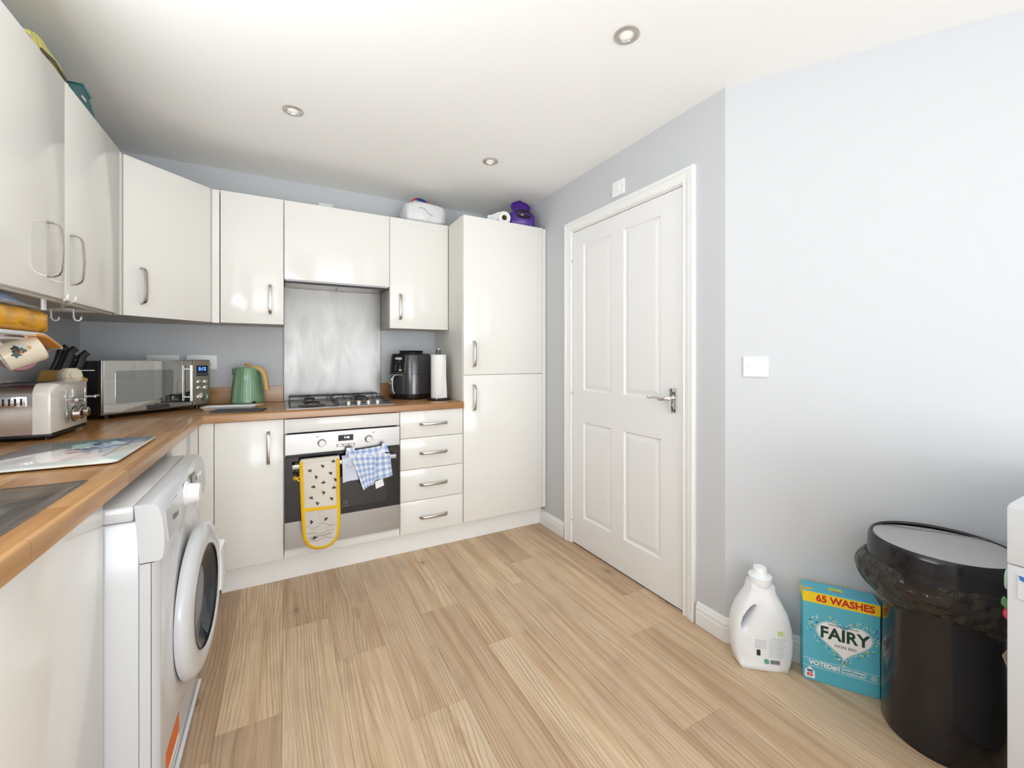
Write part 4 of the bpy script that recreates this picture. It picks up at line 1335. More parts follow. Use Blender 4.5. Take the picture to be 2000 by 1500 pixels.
def tprof(inset=0.0, h=0.192, base=0.022):
    r = 0.040
    pts = [(inset, base), (TW - inset, base)]
    for k in range(9):
        a = PI / 2 * k / 8
        pts.append((TW - inset - r + r * math.cos(a), h - inset - r + r * math.sin(a)))
    for k in range(9):
        a = PI / 2 * (1 + k / 8)
        pts.append((inset + r + r * math.cos(a), h - inset - r + r * math.sin(a)))
    return pts


bow = lambda x: -0.020 * (1 - ((x - TW / 2) / (TW / 2)) ** 2)
b = B()
# cream end cap, slightly bowed
P_ = tprof()
b.rings([[(x, 0.045, z) for x, z in P_], [(x, 0.012 , z) for x, z in P_], [(TW / 2 + (x - TW / 2) * 0.985, 0.003 + bow(x) * 0.35, 0.022 + (z - 0.022) * 0.985) for x, z in P_], [(TW / 2 + (x - TW / 2) * 0.93, bow(x), 0.024 + (z - 0.022) * 0.95) for x, z in P_]], True, True)
bmesh.ops.recalc_face_normals(b.bm, faces=b.bm.faces)
ec = b.obj('end_cap', M_tcream, t, True, 50)
b = B().rings([[(x, 0.0455, z) for x, z in tprof(0.003)], [(x, TD - 0.045, z) for x, z in tprof(0.003)]])
bmesh.ops.recalc_face_normals(b.bm, faces=b.bm.faces)
bo = b.obj('steel_body', M_tst, t, True, 50)
b = B().rings([[(x, TD - 0.0445, z) for x, z in P_], [(x, TD, z) for x, z in P_]])
bmesh.ops.recalc_face_normals(b.bm, faces=b.bm.faces)
b.obj('end_cap', M_tcream, t, True, 50)
B().box(0.012, TW - 0.012, 0.002, TD - 0.006, 0.008, 0.0225, 0.004).obj('base', M_black, t, True)
for sx in (0.05, TW - 0.05):
    for sy in (0.03, TD - 0.04):
        B().cyl((sx, sy, 0.0003), 0.009, 0.009, seg=12).obj('foot', M_black, t)
for x in (0.045, 0.10, 0.165, 0.222):
    B().box(x, x + 0.028, 0.06, TD - 0.06, 0.1885, 0.1899).obj('bread_slot', M_black, bo)
# levers in slots and the knobs
for x in (0.068, 0.222):
    yb = bow(x)
    B().strap([(x, yb - 0.001, 0.070), (x, yb - 0.001, 0.164)], (1, 0, 0), 0.006, 0.0022).obj('lever_slot', M_chrome, ec)
    B().tube([(x, yb, 0.128), (x, yb - 0.030, 0.130)], 0.0045, 10).obj('lever_stem', M_chrome, ec, True)
    B().tube([(x - 0.018, yb - 0.032, 0.130), (x + 0.018, yb - 0.032, 0.130)], 0.0055, 12).obj('lever', M_chrome, ec, True)
for x in (0.118, 0.186):
    yb = bow(x)
    B().lathe([(0.025, 0.0), (0.025, 0.002), (0.019, 0.003), (0.017, 0.018), (0.015, 0.020), (0.0001, 0.020)], 28, (x, yb + 0.001, 0.075), 'Y').obj('knob', M_chrome, ec, True, 30)
    B().lathe([(0.028, 0.0), (0.0275, 0.001), (0.024, 0.0015)], 28, (x, yb + 0.0003, 0.075), 'Y', cap0=False, cap1=False).obj('knob_ring', M_black, ec, True)
for k in range(6):
    x = 0.104 + 0.018 * k
    B().box(x - 0.0022, x + 0.0022, bow(x) - 0.0012, bow(x) + 0.001, 0.112, 0.136).obj('scale_mark', M_grey, ec)
# slotted plate on the side that faces the viewer
sp_ = B().box(-0.0005, 0.0035, 0.060, TD - 0.055, 0.115, 0.150, 0.001).obj('vent_plate', M_chrome, bo, True)
for k in range(9):
    y = 0.068 + 0.0135 * k
    B().box(-0.0016, 0.0, y, y + 0.005, 0.121, 0.144).obj('vent_slot', M_black, sp_)

# ------------------------------------------------------------------ knife block and cream canister behind the toaster
t = T('knife_block', 'wooden knife block with black handled knives behind the toaster', 'knife block', (-0.862, 2.425, CT), 58)
ti = Matrix.Rotation(R_(22), 4, 'Y')
b = B().box(-0.055, 0.055, -0.05, 0.05, 0, 0.20, 0.004).xf(Matrix.Translation((0, 0, 0.022)) @ ti)
for v in b.bm.verts:
    if v.co.z < 0.05:
        v.co.z = 0.0006
b.obj('block', mat('bamboo', (206, 160, 84), 0.5), t)
for k, (x, y, L, rx) in enumerate(((-0.035, -0.025, 0.115, 1.0), (-0.03, 0.025, 0.125, 1.0), (0.012, -0.028, 0.115, 1.0), (0.012, 0.022, 0.10, 0.9), (0.042, 0.0, 0.085, 0.8))):
    b = B().strap([(x, y, 0.196), (x + 0.002, y, 0.215), (x + 0.004, y, 0.25), (x - 0.002, y, 0.196 + L * 0.8), (x + 0.010, y, 0.196 + L)], (0.35, 1, 0), [0.016, 0.017, 0.018, 0.020, 0.015], 0.026)
    bmesh.ops.recalc_face_normals(b.bm, faces=b.bm.faces)
    b.xf(Matrix.Translation((0, 0, 0.022)) @ ti)
    kb = b.obj('knife_handle', M_black, t, True, 60)
    B().box(x - 0.012, x + 0.012, y - 0.009, y + 0.009, 0.190, 0.205, 0.003).xf(Matrix.Translation((0, 0, 0.022)) @ ti).obj('bolster', mat('bolster_grey', (92, 96, 106), 0.35, 0.7), kb)

t = T('cream_canister', 'cream rounded lidded canister half hidden behind the toaster', 'canister', (-0.768, 2.366, CT), 40)
M_crm = mat('cream_ceramic', (236, 224, 196), 0.3)
B().rings([rr(0, 0, 0.060, 0.060, 0.02, 0.0006), rr(0, 0, 0.066, 0.066, 0.022, 0.01), rr(0, 0, 0.066, 0.066, 0.022, 0.19), rr(0, 0, 0.064, 0.064, 0.022, 0.196)]).obj('pot', M_crm, t, True, 40)
B().rings([rr(0, 0, 0.068, 0.068, 0.022, 0.1965), rr(0, 0, 0.068, 0.068, 0.022, 0.206), rr(0, 0, 0.060, 0.060, 0.02, 0.224), rr(0, 0, 0.036, 0.036, 0.012, 0.236)]).obj('lid', M_crm, t, True, 40)
B().lathe([(0.0001, 0), (0.010, -0.004), (0.014, 0.004), (0.014, 0.008)], 20, (0.0, -0.030, 0.208), 'Y').obj('lid_boss', M_crm, t, True)
B().strap([(0.015, -0.01, 0.2255), (0.035, -0.025, 0.226), (0.060, -0.040, 0.226)], (0.5, 0.86, 0), 0.012, 0.003).obj('spatula_tab', M_white, t)

# ------------------------------------------------------------------ wall plates
def plate(name, label, cat, loc, rz, w_, h_, group=None, rockers=0, sockets=0, flag=None):
    t = T(name, label, cat, loc, rz, group)
    B().rings([[(p[0], -0.0003, p[1]) for p in rr2(0, 0, w_, h_, 0.004)], [(p[0], -0.007, p[1]) for p in rr2(0, 0, w_, h_, 0.004)], [(p[0], -0.009, p[1]) for p in rr2(0, 0, w_ - 0.005, h_ - 0.005, 0.004)]]).obj('faceplate', M_white, t, True, 30)
    for k in range(rockers):
        x = (k - (rockers - 1) / 2) * 0.026
        b = B().box(x - 0.0115, x + 0.0115, -0.012, -0.0085, -0.014, 0.014, 0.001)
        b.obj('rocker', M_white, t)
    for x in (-w_ * 0.41, w_ * 0.41):
        B().cyl((x, -0.0088, 0), 0.0035, -0.0006, 'Y', 12).obj('screw_cap', M_white2, t)
    for k in range(sockets):
        x = (k - (sockets - 1) / 2) * 0.068
        B().box(x - 0.004, x + 0.004, -0.0094, -0.0086, 0.0, 0.010).obj('socket_hole', M_black, t)
        for s_ in (-1, 1):
            B().box(x + s_ * 0.011 - 0.0035, x + s_ * 0.011 + 0.0035, -0.0094, -0.0086, -0.014, -0.010).obj('socket_hole', M_black, t)
        B().box(x - 0.022 if k == 0 else x + 0.010, x - 0.010 if k == 0 else x + 0.022, -0.0115, -0.0085, 0.020, 0.034, 0.001).obj('rocker', M_white, t)
    return t


plate('socket_plate', 'white double socket plate behind the left end of the microwave', 'socket', (-0.607, YB, 1.160), 0, 0.147, 0.087, 'white double sockets', sockets=2)
plate('socket_plate', 'white double socket plate between microwave and kettle', 'socket', (-0.427, YB, 1.160), 0, 0.147, 0.087, 'white double sockets', sockets=2)
plate('connection_plate', 'white blank plate peeping over the extractor cupboard', 'wall plate', (0.245, YB, 2.175), 0, 0.09, 0.088)
ca, sa = math.cos(R_(-56)), math.sin(R_(-56))
plate('light_switch', 'white double light switch on the angled wall', 'light switch', (CORN[0] + 0.111 * ca, CORN[1] + 0.111 * sa, 1.152), -56, 0.090, 0.082, rockers=2)
plate('isolator_switch', 'white isolator switch above the door frame', 'light switch', (XR, 1.757, 2.128), -90, 0.094, 0.084, rockers=1)

# ------------------------------------------------------------------ things on top of the cupboards
random.seed(11)
t = T('nappy_pack', 'crinkled clear and white plastic pack on the wall cupboard right of the extractor', 'pack', (0.852, 2.885, 2.1015))
def lump(wx, wy, h, n=28, m=14, amp=0.01, seed=1, e=0.55):
    rnd = random.Random(seed)
    ph = [rnd.uniform(0, 6) for _ in range(8)]
    rs = []
    for j in range(m + 1):
        v = j / m
        a = -PI / 2 + PI * v
        cz = h / 2 * (1 + math.copysign(abs(math.sin(a)) ** e, math.sin(a)))
        cr = max(0.02, abs(math.cos(a)) ** e)
        ring = []
        for i in range(n):
            th = 2 * PI * i / n
            c_, s_ = math.cos(th), math.sin(th)
            x = math.copysign(abs(c_) ** e, c_) * wx / 2 * cr
            y = math.copysign(abs(s_) ** e, s_) * wy / 2 * cr
            d_ = amp * (math.sin(5 * th + ph[0] + 3 * v) + 0.6 * math.sin(9 * th + ph[1] - 5 * v) + 0.5 * math.sin(11 * v + ph[2] + 2 * th))
            ring.append((x + d_ * c_ * cr, y + d_ * s_ * cr, max(0.0, cz + d_ * 0.6 * math.sin(a) if j > m / 2 else cz)))
        rs.append(ring)
    return B().rings(rs)
M_bagw = mat('crinkled_white_film', (226, 227, 228), 0.25, fn=f_crinkle(26, 0.5, 0.008))
lump(0.280, 0.25, 0.138, amp=0.0045, seed=4, e=0.36).obj('pack', M_bagw, t, True, 80)
b = B().rings([[(-0.105, -0.07, 0.125), (-0.10, 0.05, 0.125), (0.07, 0.05, 0.12), (0.075, -0.07, 0.12)], [(-0.08, -0.06, 0.155), (-0.075, 0.04, 0.16), (0.02, 0.04, 0.15), (0.03, -0.06, 0.145)], [(-0.055, -0.04, 0.172), (-0.05, 0.02, 0.176), (-0.01, 0.02, 0.172), (0.0, -0.04, 0.166)]])
bmesh.ops.recalc_face_normals(b.bm, faces=b.bm.faces)
b.obj('torn_wrapper', mat('clear_film', (206, 210, 218), 0.2, fn=f_crinkle(40, 0.6, 0.006)), t)
for (x0, x1, zl, zr, c, nm) in ((-0.085, -0.050, 0.150, 0.170, M_red, 'red_print'), (-0.050, 0.012, 0.170, 0.160, M_navy, 'navy_print'), (0.012, 0.05, 0.158, 0.140, M_red, 'red_print')):
    B().strap([(x0, -0.045, zl + 0.004), ((x0 + x1) / 2, -0.045, (zl + zr) / 2 + 0.008), (x1, -0.045, zr + 0.004)], (0, 0.8, -0.5), 0.024, 0.004).obj(nm, c, t)
B().tube([(-0.065, -0.1245, 0.088), (-0.035, -0.1275, 0.094), (-0.01, -0.1285, 0.080), (0.012, -0.1285, 0.058), (0.035, -0.127, 0.048)], 0.0016, 6).obj('printed_line', M_grey, t)

t = T('tissue_roll', 'white tissue roll on its side on the tall larder', 'tissue roll', (1.335, 2.60, 2.1015), -10)
b = B().lathe([(0.018, 0.06), (0.043, 0.06), (0.045, 0.056), (0.045, -0.056), (0.043, -0.06), (0.018, -0.06)], 40, (0, 0, 0.045), 'Y', cap0=False, cap1=False)
b.obj('roll', mat('tissue'), t, True, 50)
B().lathe([(0.0185, 0.0605), (0.0185, -0.0605)], 24, (0, 0, 0.045), 'Y', cap0=False, cap1=False).obj('core', mat('card_core'), t, True)
B().patch([(-0.11, 0.062), (-0.03, 0.085), (-0.02, 0.03), (-0.10, 0.005)], 6, 6, lambda u, v: -0.03 + 0.02 * math.sin(5 * u + 3 * v), 0.002).obj('loose_end', mat('tissue'), t, True)

t = T('purple_tub', 'purple plastic tub with open round lid on the tall larder', 'tub', (1.475, 2.585, 2.1015), -12)
t.scale = (1.42, 1.12, 1.0)
M_pur = mat('purple_plastic', (74, 34, 134), 0.3)
b = B().rings([rr(0, 0, 0.118, 0.105, 0.018, 0.0006), rr(0, 0, 0.128, 0.118, 0.02, 0.012), rr(0, 0, 0.128, 0.118, 0.02, 0.075), rr(0, 0.004, 0.118, 0.105, 0.02, 0.098), rr(0, 0.006, 0.105, 0.092, 0.02, 0.105)])
tb = b.obj('tub', M_pur, t, True, 50)
B().rings([[(p[0], -0.0595, p[1]) for p in rr2(0, 0.045, 0.098, 0.055, 0.014)], [(p[0], -0.0615, p[1]) for p in rr2(0, 0.045, 0.094, 0.051, 0.014)]]).obj('front_panel', M_pur, t, True)
inn = Matrix.Translation((0.004, -0.050, 0.091)) @ Matrix.Rotation(R_(58), 4, 'X')
B().lathe([(0.0001, 0.0005), (0.036, 0.0), (0.038, 0.003), (0.041, 0.003), (0.041, -0.004)], 32, mod=lambda a, z: 1 + (0.10 * math.sin(5 * a) if z < 0.002 else 0), cap1=False).xf(inn).obj('opening', M_black, t, True)
B().lathe([(0.0001, 0.003), (0.007, 0.002), (0.007, 0.0)], 14, (-0.010, -0.016, 0.001)).xf(inn).obj('lime_tip', mat('lime', (176, 214, 40), 0.5), t, True)
lidM = Matrix.Translation((0.006, 0.012, 0.107)) @ Matrix.Rotation(R_(72), 4, 'X')
ld_ = B().lathe([(0.0001, 0), (0.048, 0.0), (0.052, 0.004), (0.052, 0.010), (0.048, 0.012), (0.046, 0.005), (0.028, 0.004), (0.026, 0.006), (0.0001, 0.005)], 36, (0, 0.054, 0)).xf(lidM).obj('lid', M_pur, t, True, 40)
B().box(-0.009, 0.009, 0.102, 0.116, 0.002, 0.010, 0.003).xf(lidM).obj('lid_tab', M_pur, ld_)
B().box(-0.022, 0.022, -0.006, 0.008, 0.0, 0.008, 0.003).xf(lidM).obj('hinge', M_pur, ld_)

t = T('yellow_pouch', 'crumpled yellow pouch on top of the wall cupboard at top left', 'pouch', (-0.76, 1.825, 2.102))
b = B().patch([(0.0, 0.0), (0.28, 0.0), (0.26, 0.05), (0.0, 0.05)], 4, 4)
b.bm.clear()
rs = []
for k in range(13):
    u = k / 12
    y = -0.09 + 0.24 * u
    h = 0.062 * math.sin(PI * min(1, 0.14 + 0.80 * u)) ** 0.5 * (1 + 0.08 * math.sin(9 * u))
    rs.append([(-0.10, y, 0.001), (-0.11, y, h * 0.6), (-0.05, y, h), (0.06, y, h * 1.05), (0.112, y, h * 0.9), (0.120, y, 0.001)])
b.rings(rs)
bmesh.ops.recalc_face_normals(b.bm, faces=b.bm.faces)
b.obj('pouch', mat('yellow_film', (206, 200, 96), 0.3, fn=f_crinkle(24, 0.6, 0.01)), t, True, 60)
B().strap([(0.121, -0.05, 0.010), (0.123, 0.03, 0.022), (0.121, 0.12, 0.012)], (0, 0, 1), 0.012, 0.003).obj('printed_band', mat('dark_olive', (70, 62, 40), 0.5), t)
t = T('purple_bag', 'flattened purple bag edge showing above the wall cupboard at top left', 'bag', (-0.72, 1.595, 2.102))
rs = []
for k in range(11):
    u = k / 10
    y = -0.08 + 0.21 * u
    h = 0.016 + 0.008 * math.sin(7 * u)
    rs.append([(-0.05, y, 0.0008), (-0.04, y, h), (0.05, y, h), (0.078, y, h * 0.7), (0.08, y, 0.0008)])
b = B().rings(rs)
bmesh.ops.recalc_face_normals(b.bm, faces=b.bm.faces)
b.obj('film', mat('purple_film', (132, 62, 160), 0.3), t, True, 60)
t = T('teal_box', 'teal folded carton on the wall cupboard beside the corner', 'carton', (-0.76, 2.155, 2.102))
M_teal = mat('teal_card', (52, 104, 108), 0.5)
b = B().prism([(-0.105, 0.0006), (0.125, 0.0006), (0.115, 0.034), (0.04, 0.090), (-0.02, 0.100), (-0.10, 0.056)], -0.09, 0.10, 'YZ', 0.003)
b.obj('carton', M_teal, t)
B().prism([(0.002, 0.094), (0.050, 0.087), (0.052, 0.098), (-0.02, 0.107)], -0.08, 0.104, 'YZ', 0.002).obj('flap', mat('teal_light', (60, 132, 138), 0.5), t)
B().box(0.101, 0.103, -0.03, 0.005, 0.052, 0.060).obj('printed_label', M_pwhite, t)

# ------------------------------------------------------------------ wire rack under the left wall cupboards with packets and mugs
t = T('wire_rack', 'white wire shelf and mug hooks hung under the wall cupboard', 'wire rack', (-0.75, 1.86, 1.30))
M_wire = mat('white_wire', (236, 236, 234), 0.35)
zs_ = -0.052
def wire(path, r=0.0032, name='wire'):
    return B().tube(path, r, 8).obj(name, M_wire, t, True)
for y in (-0.36, -0.28, -0.20, -0.12, -0.04, 0.04, 0.09):
    wire([(-0.15, y, zs_), (0.045, y, zs_)], 0.002)
for x in (-0.15, 0.045):
    wire([(x, -0.38, zs_), (x, 0.10, zs_)], 0.003, 'rail')
wire([(0.03, -0.38, 0.0895), (0.03, 0.015, 0.0895)], 0.003, 'rail')
B().box(0.076, 0.083, 0.010, 0.028, 0.040, 0.0935, 0.001).obj('hanger_strap', M_wire, t)
B().box(0.076, 0.083, -0.33, -0.312, 0.040, 0.0935, 0.001).obj('hanger_strap', M_wire, t)
# mug hook arms clipped to the light rail
for (ya, yb) in ((-0.012, 0.30), (0.045, 0.31)):
    wire([(0.146, ya, 0.090), (0.144, ya, 0.078), (0.136, ya + 0.004, 0.073), (0.06, yb - 0.10, 0.072), (0.024, yb, 0.071)], 0.0028, 'hook_arm')
for (x, y) in ((-0.014, 0.335), (0.058, 0.300)):
    wire([(0.024, 0.30, 0.071), (x, y, 0.070), (x + 0.001, y, 0.038), (x + 0.004, y + 0.003, 0.030), (x + 0.012, y + 0.006, 0.028), (x + 0.018, y + 0.008, 0.033), (x + 0.019, y + 0.008, 0.043)], 0.0028, 'hook')

t = T('yellow_packet', 'shiny yellow food packet with crimped end on the wire rack', 'packet', (-0.735, 1.823, 1.2700), 0)
M_yf = mat('yellow_foil', (240, 172, 20), 0.22, fn=f_crinkle(18, 0.35, 0.01))
rs = []
for k in range(17):
    u = k / 16
    y = -0.17 + 0.33 * u
    th_ = 0.078 * (1 - max(0, (u - 0.55) / 0.33) ** 1.3 * 0.55) if u < 0.88 else 0.030
    cz = 0.036 + (0.004 if u > 0.85 else 0)
    wv = 0.003 * math.sin(u * 17)
    if u >= 0.86:
        # crimped end stands up as a flat flange
        rs.append([(-0.036, y, 0.004), (-0.030, y, 0.001), (0.030 + wv, y, 0.001), (0.040 + wv, y, 0.010), (0.040 + wv, y, 0.062), (0.030 + wv, y, 0.066), (-0.03, y, 0.064), (-0.036, y, 0.058)])
    else:
        rs.append([(-0.062, y, 0.018), (-0.052, y, 0.004), (0.040, y, 0.002), (0.056 + wv, y, 0.016), (0.056 + wv, y, 0.056 + wv), (0.038, y, 0.072), (-0.048, y, 0.070), (-0.062, y, 0.056)])
b = B().rings(rs)
bmesh.ops.recalc_face_normals(b.bm, faces=b.bm.faces)
yp = b.obj('packet', M_yf, t, True, 60)
for k in range(2):
    B().box(0.0565, 0.058, -0.06 + 0.012 * k, -0.004 + 0.0 * k, 0.022 - 0.006 * k, 0.0235 - 0.006 * k).obj('small_print', mat('print_brown'), yp)
t = T('blue_plastic_bag', 'pale blue and clear plastic bag on top of the yellow packet', 'plastic bag', (-0.735, 1.740, 1.3432), 0)
rs = []
for k in range(13):
    u = k / 12
    y = -0.20 + 0.34 * u
    h = (0.046 - 0.035 * max(0, (u - 0.35) / 0.65)) * (1 + 0.12 * math.sin(13 * u))
    x1 = 0.066 - 0.012 * u
    zb = 0.0 - 0.004 * math.sin(u * 3)
    rs.append([(-0.06, y, 0.0005), (x1 - 0.01, y, 0.0005), (x1, y, 0.006), (x1 - 0.008, y, h * 0.6), (0.0, y, h), (-0.06, y, h * 0.9)])
b = B().rings(rs)
bmesh.ops.recalc_face_normals(b.bm, faces=b.bm.faces)
b.obj('bag', mat('blue_film', (164, 190, 226), 0.25, fn=f_crinkle(30, 0.6, 0.008)), t, True, 60)
B().patch([(-0.09, 0.062), (-0.04, 0.055), (-0.02, 0.015), (-0.10, 0.02)], 6, 6, lambda u, v: 0.004 * math.sin(7 * u + 5 * v)).xf(Matrix.Translation((0.03, -0.03, 0.012)) @ Matrix.Rotation(R_(90), 4, 'Z')).obj('loose_corner', mat('clear_film'), t, True)
t = T('white_packet', 'flat white and orange packet drooping below the yellow packet', 'packet', (-0.735, 1.820, 1.2590), 0)
rs = []
for k in range(15):
    u = k / 14
    y = -0.18 + 0.44 * u
    z = 0.0 - 0.05 * max(0, u - 0.55) ** 1.2 * 2.0
    x0, x1 = -0.05, 0.060 - 0.05 * max(0, u - 0.6)
    rs.append([(x0, y, z), (x1, y, z - 0.002), (x1 + 0.002, y, z + 0.004), (x1, y, z + 0.0085), (x0, y, z + 0.010)])
b = B().rings(rs)
bmesh.ops.recalc_face_normals(b.bm, faces=b.bm.faces)
wp = b.obj('packet', mat('white_film', (232, 232, 234), 0.3), t, True, 50)
rs = []
for k in range(9):
    u = 0.45 + 0.5 * k / 8
    y = -0.18 + 0.44 * u
    z = 0.0 - 0.05 * max(0, u - 0.55) ** 1.2 * 2.0
    x1 = 0.062 - 0.05 * max(0, u - 0.6)
    rs.append([(x1 - 0.03, y, z - 0.0035), (x1, y, z - 0.003), (x1 + 0.0015, y, z + 0.003), (x1 - 0.002, y, z + 0.005), (x1 - 0.03, y, z - 0.001)])
b = B().rings(rs)
bmesh.ops.recalc_face_normals(b.bm, faces=b.bm.faces)
b.obj('orange_band', mat('orange_film', (244, 168, 60), 0.3), t, True, 50)


def mug(name, label, loc, rot, col, deco=None, inner=None):
    t = tag(bpy.data.objects.new(name, None), label, 'mug')
    C.objects.link(t)
    t.location = loc
    zd, xd = Vector(rot[0]).normalized(), Vector(rot[1])
    xd = (xd - zd * xd.dot(zd)).normalized()
    yd = zd.cross(xd)
    t.rotation_euler = Matrix((xd, yd, zd)).transposed().to_euler()
    m = mat(name + '_glaze', col, 0.2)
    b = B().lathe([(0.028, 0.0), (0.038, 0.002), (0.042, 0.010), (0.043, 0.088), (0.0425, 0.091), (0.040, 0.091), (0.0395, 0.086), (0.038, 0.012), (0.0001, 0.008)], 40, cap1=False)
    b.obj('cup', m, t, True, 45)
    B().lathe([(0.0392, 0.082), (0.0376, 0.0125), (0.0001, 0.0088)], 36, cap0=False, cap1=False).obj('lining', mat(name + '_lining', inner or col, 0.2), t, True, 45)
    b = B().strap([(0.040, 0, 0.076), (0.056, 0, 0.078), (0.069, 0, 0.068), (0.073, 0, 0.048), (0.067, 0, 0.028), (0.054, 0, 0.019), (0.041, 0, 0.021)], (0, 1, 0), 0.013, 0.008)
    bmesh.ops.recalc_face_normals(b.bm, faces=b.bm.faces)
    b.obj('ear', m, t, True, 60)
    if deco:
        for (a, z, r, c_) in deco:
            q = B().lathe([(r, 0.0), (r * 0.9, 0.0006), (0.0001, 0.0008)], 10, mod=lambda an, zz: 1 + 0.3 * math.sin(5 * an + a))
            q.xf(Matrix.Translation((0.0428 * math.cos(a), 0.0428 * math.sin(a), z)) @ Vector((0, 0, 1)).rotation_difference(Vector((math.cos(a), math.sin(a), 0))).to_matrix().to_4x4())
            q.obj('printed_motif', mat('motif_%d_%d' % (c_[0], c_[1]), c_, 0.4), t)
    return t


deco = [(-1.0 + 0.0, 0.060, 0.009, (150, 30, 32)), (-0.82, 0.058, 0.010, (24, 74, 66)), (-1.2, 0.064, 0.010, (24, 74, 66)), (-1.05, 0.046, 0.008, (30, 60, 50)), (-0.9, 0.040, 0.007, (206, 206, 206)), (-0.72, 0.046, 0.007, (214, 216, 216)), (-1.0, 0.032, 0.006, (196, 160, 60)), (-1.15, 0.050, 0.006, (190, 120, 50))]
mug('cream_mug', 'cream mug with festive print hanging tilted from the wire rack', (-0.680, 1.895, 1.226), ((-0.80, -0.42, -0.42), (-0.2, -0.5, 0.8)), (232, 220, 196), deco, (20, 60, 62))
mug('pink_mug', 'dusky pink mug hanging on its side below the cream mug', (-0.762, 1.985, 1.186), ((-0.45, 0.85, 0.05), (0.878, -0.478, 0.15)), (190, 138, 148), None, (176, 110, 116))

# ------------------------------------------------------------------ right-hand side: bottle, box, bin, dryer
t = T('detergent_bottle', 'open white plastic laundry bottle with built in handle against the angled wall', 'bottle', (1.632, 0.972, 0), -40)
M_bot = mat('milky_plastic', (236, 238, 240), 0.35)
hp = [(-0.078, 0.0), (-0.086, 0.012), (-0.096, 0.05), (-0.102, 0.10), (-0.102, 0.14), (-0.096, 0.18), (-0.082, 0.215), (-0.062, 0.25), (-0.048, 0.275), (-0.043, 0.29), (-0.043, 0.315), (0.040, 0.315), (0.040, 0.29), (0.045, 0.275), (0.062, 0.245), (0.082, 0.205), (0.097, 0.15), (0.103, 0.10), (0.100, 0.06), (0.090, 0.015), (0.082, 0.0)]
hole = [(-0.078, 0.142), (-0.083, 0.165), (-0.077, 0.195), (-0.063, 0.222), (-0.047, 0.241), (-0.034, 0.249), (-0.026, 0.243), (-0.030, 0.226), (-0.043, 0.196), (-0.060, 0.164), (-0.071, 0.142)]
b = B()
bm = b.bm
TK = 0.052


def yth(x, z):       # half-thickness
    e = max(0.0, 1 - (abs(x) / 0.105) ** 3)
    tz_ = 1.0 if z < 0.22 else max(0.62, 1 - (z - 0.22) * 4.2)
    return TK * (0.45 + 0.55 * e ** 0.5) * tz_


def fillface(pts, hole, y_of):
    tmp = bmesh.new()
    def loop(P):
        vs_ = [tmp.verts.new((x, 0, z)) for x, z in P]
        return [tmp.edges.new((vs_[i], vs_[(i + 1) % len(vs_)])) for i in range(len(vs_))]
    e = loop(pts) + loop(hole)
    bmesh.ops.triangle_fill(tmp, use_beauty=True, use_dissolve=False, edges=e)
    bmesh.ops.subdivide_edges(tmp, edges=[x for x in tmp.edges if len(x.link_faces) == 2], cuts=2, use_grid_fill=True)
    bmesh.ops.triangulate(tmp, faces=tmp.faces)
    me = bpy.data.meshes.new('tmp')
    for v in tmp.verts:
        v.co.y = y_of(v.co.x, v.co.z)
    tmp.to_mesh(me)
    tmp.free()
    return me


for sgn in (-1, 1):
    me = fillface(hp, hole, lambda x, z: sgn * yth(x, z))
    bm.from_mesh(me)
    bpy.data.meshes.remove(me)
for P in (hp, hole):
    rs = []
    n = len(P)
    for k in range(7):
        s_ = -1 + 2 * k / 6
        bul = 0.010 * (1 - s_ * s_) if P is hp else -0.004 * (1 - s_ * s_)
        ring = []
        for i in range(n):
            x, z = P[i]
            a, c_ = Vector(P[i - 1]), Vector(P[(i + 1) % n])
            tt = (c_ - a).normalized()
            nn = Vector((tt.y, -tt.x)) if P is hp else Vector((-tt.y, tt.x))
            if P is hp and z in (0.0, 0.315):
                nn = Vector((0, 0))
            if P is hp and nn.dot(Vector((x, z - 0.13))) < 0:
                nn = -nn
            ring.append((x + nn.x * bul, s_ * yth(x, z), z + nn.y * bul))
        rs.append(ring)
    b.rings(rs, False, False)
bmesh.ops.remove_doubles(bm, verts=bm.verts, dist=0.0006)
bmesh.ops.recalc_face_normals(bm, faces=bm.faces)
bmesh.ops.smooth_vert(bm, verts=[v for v in bm.verts if 0.005 < v.co.z < 0.31], factor=0.25, use_axis_x=True, use_axis_y=True, use_axis_z=True)
bo = b.obj('bottle', M_bot, t, True, 70)
B().lathe([(0.0395, 0.312), (0.041, 0.318), (0.041, 0.342), (0.038, 0.345), (0.026, 0.346), (0.026, 0.352), (0.024, 0.354), (0.0235, 0.372), (0.022, 0.374), (0.0001, 0.374)], 32, (-0.001, 0, 0)).obj('neck', mat('frosted_plastic', (244, 246, 247), 0.25), t, True, 40)
for k, (x0, x1, z) in enumerate([(0.012, 0.072, 0.128 - 0.0085 * q) for q in range(9)]):
    B().box(x0, x1 - 0.006 * (k % 3), -yth(0.045, z) - 0.0016, -yth(0.045, z) - 0.0004, z, z + 0.0016).obj('small_print', mat('print_pale', (196, 199, 204), 0.5), bo)
for k in range(5):
    B().box(-0.036, 0.004 - 0.004 * (k % 2), -yth(0.0, 0.1) - 0.0010, -yth(0.0, 0.1) + 0.0004, 0.118 - 0.007 * k, 0.1194 - 0.007 * k).obj('small_print', mat('print_pale'), bo)
B().box(0.042, 0.060, -yth(0.05, 0.14) - 0.0018, -yth(0.05, 0.14), 0.143, 0.158).obj('green_mark', mat('pale_green', (190, 214, 120), 0.5), bo)
for k, (a, c_) in enumerate(((0.018, 0.021), (0.023, 0.027), (0.029, 0.031), (0.034, 0.038), (0.040, 0.042), (0.044, 0.048))):
    B().box(a, c_, -yth(0.03, 0.04) - 0.0022, -yth(0.03, 0.04), 0.034, 0.048).obj('barcode_bar', M_grey, bo)
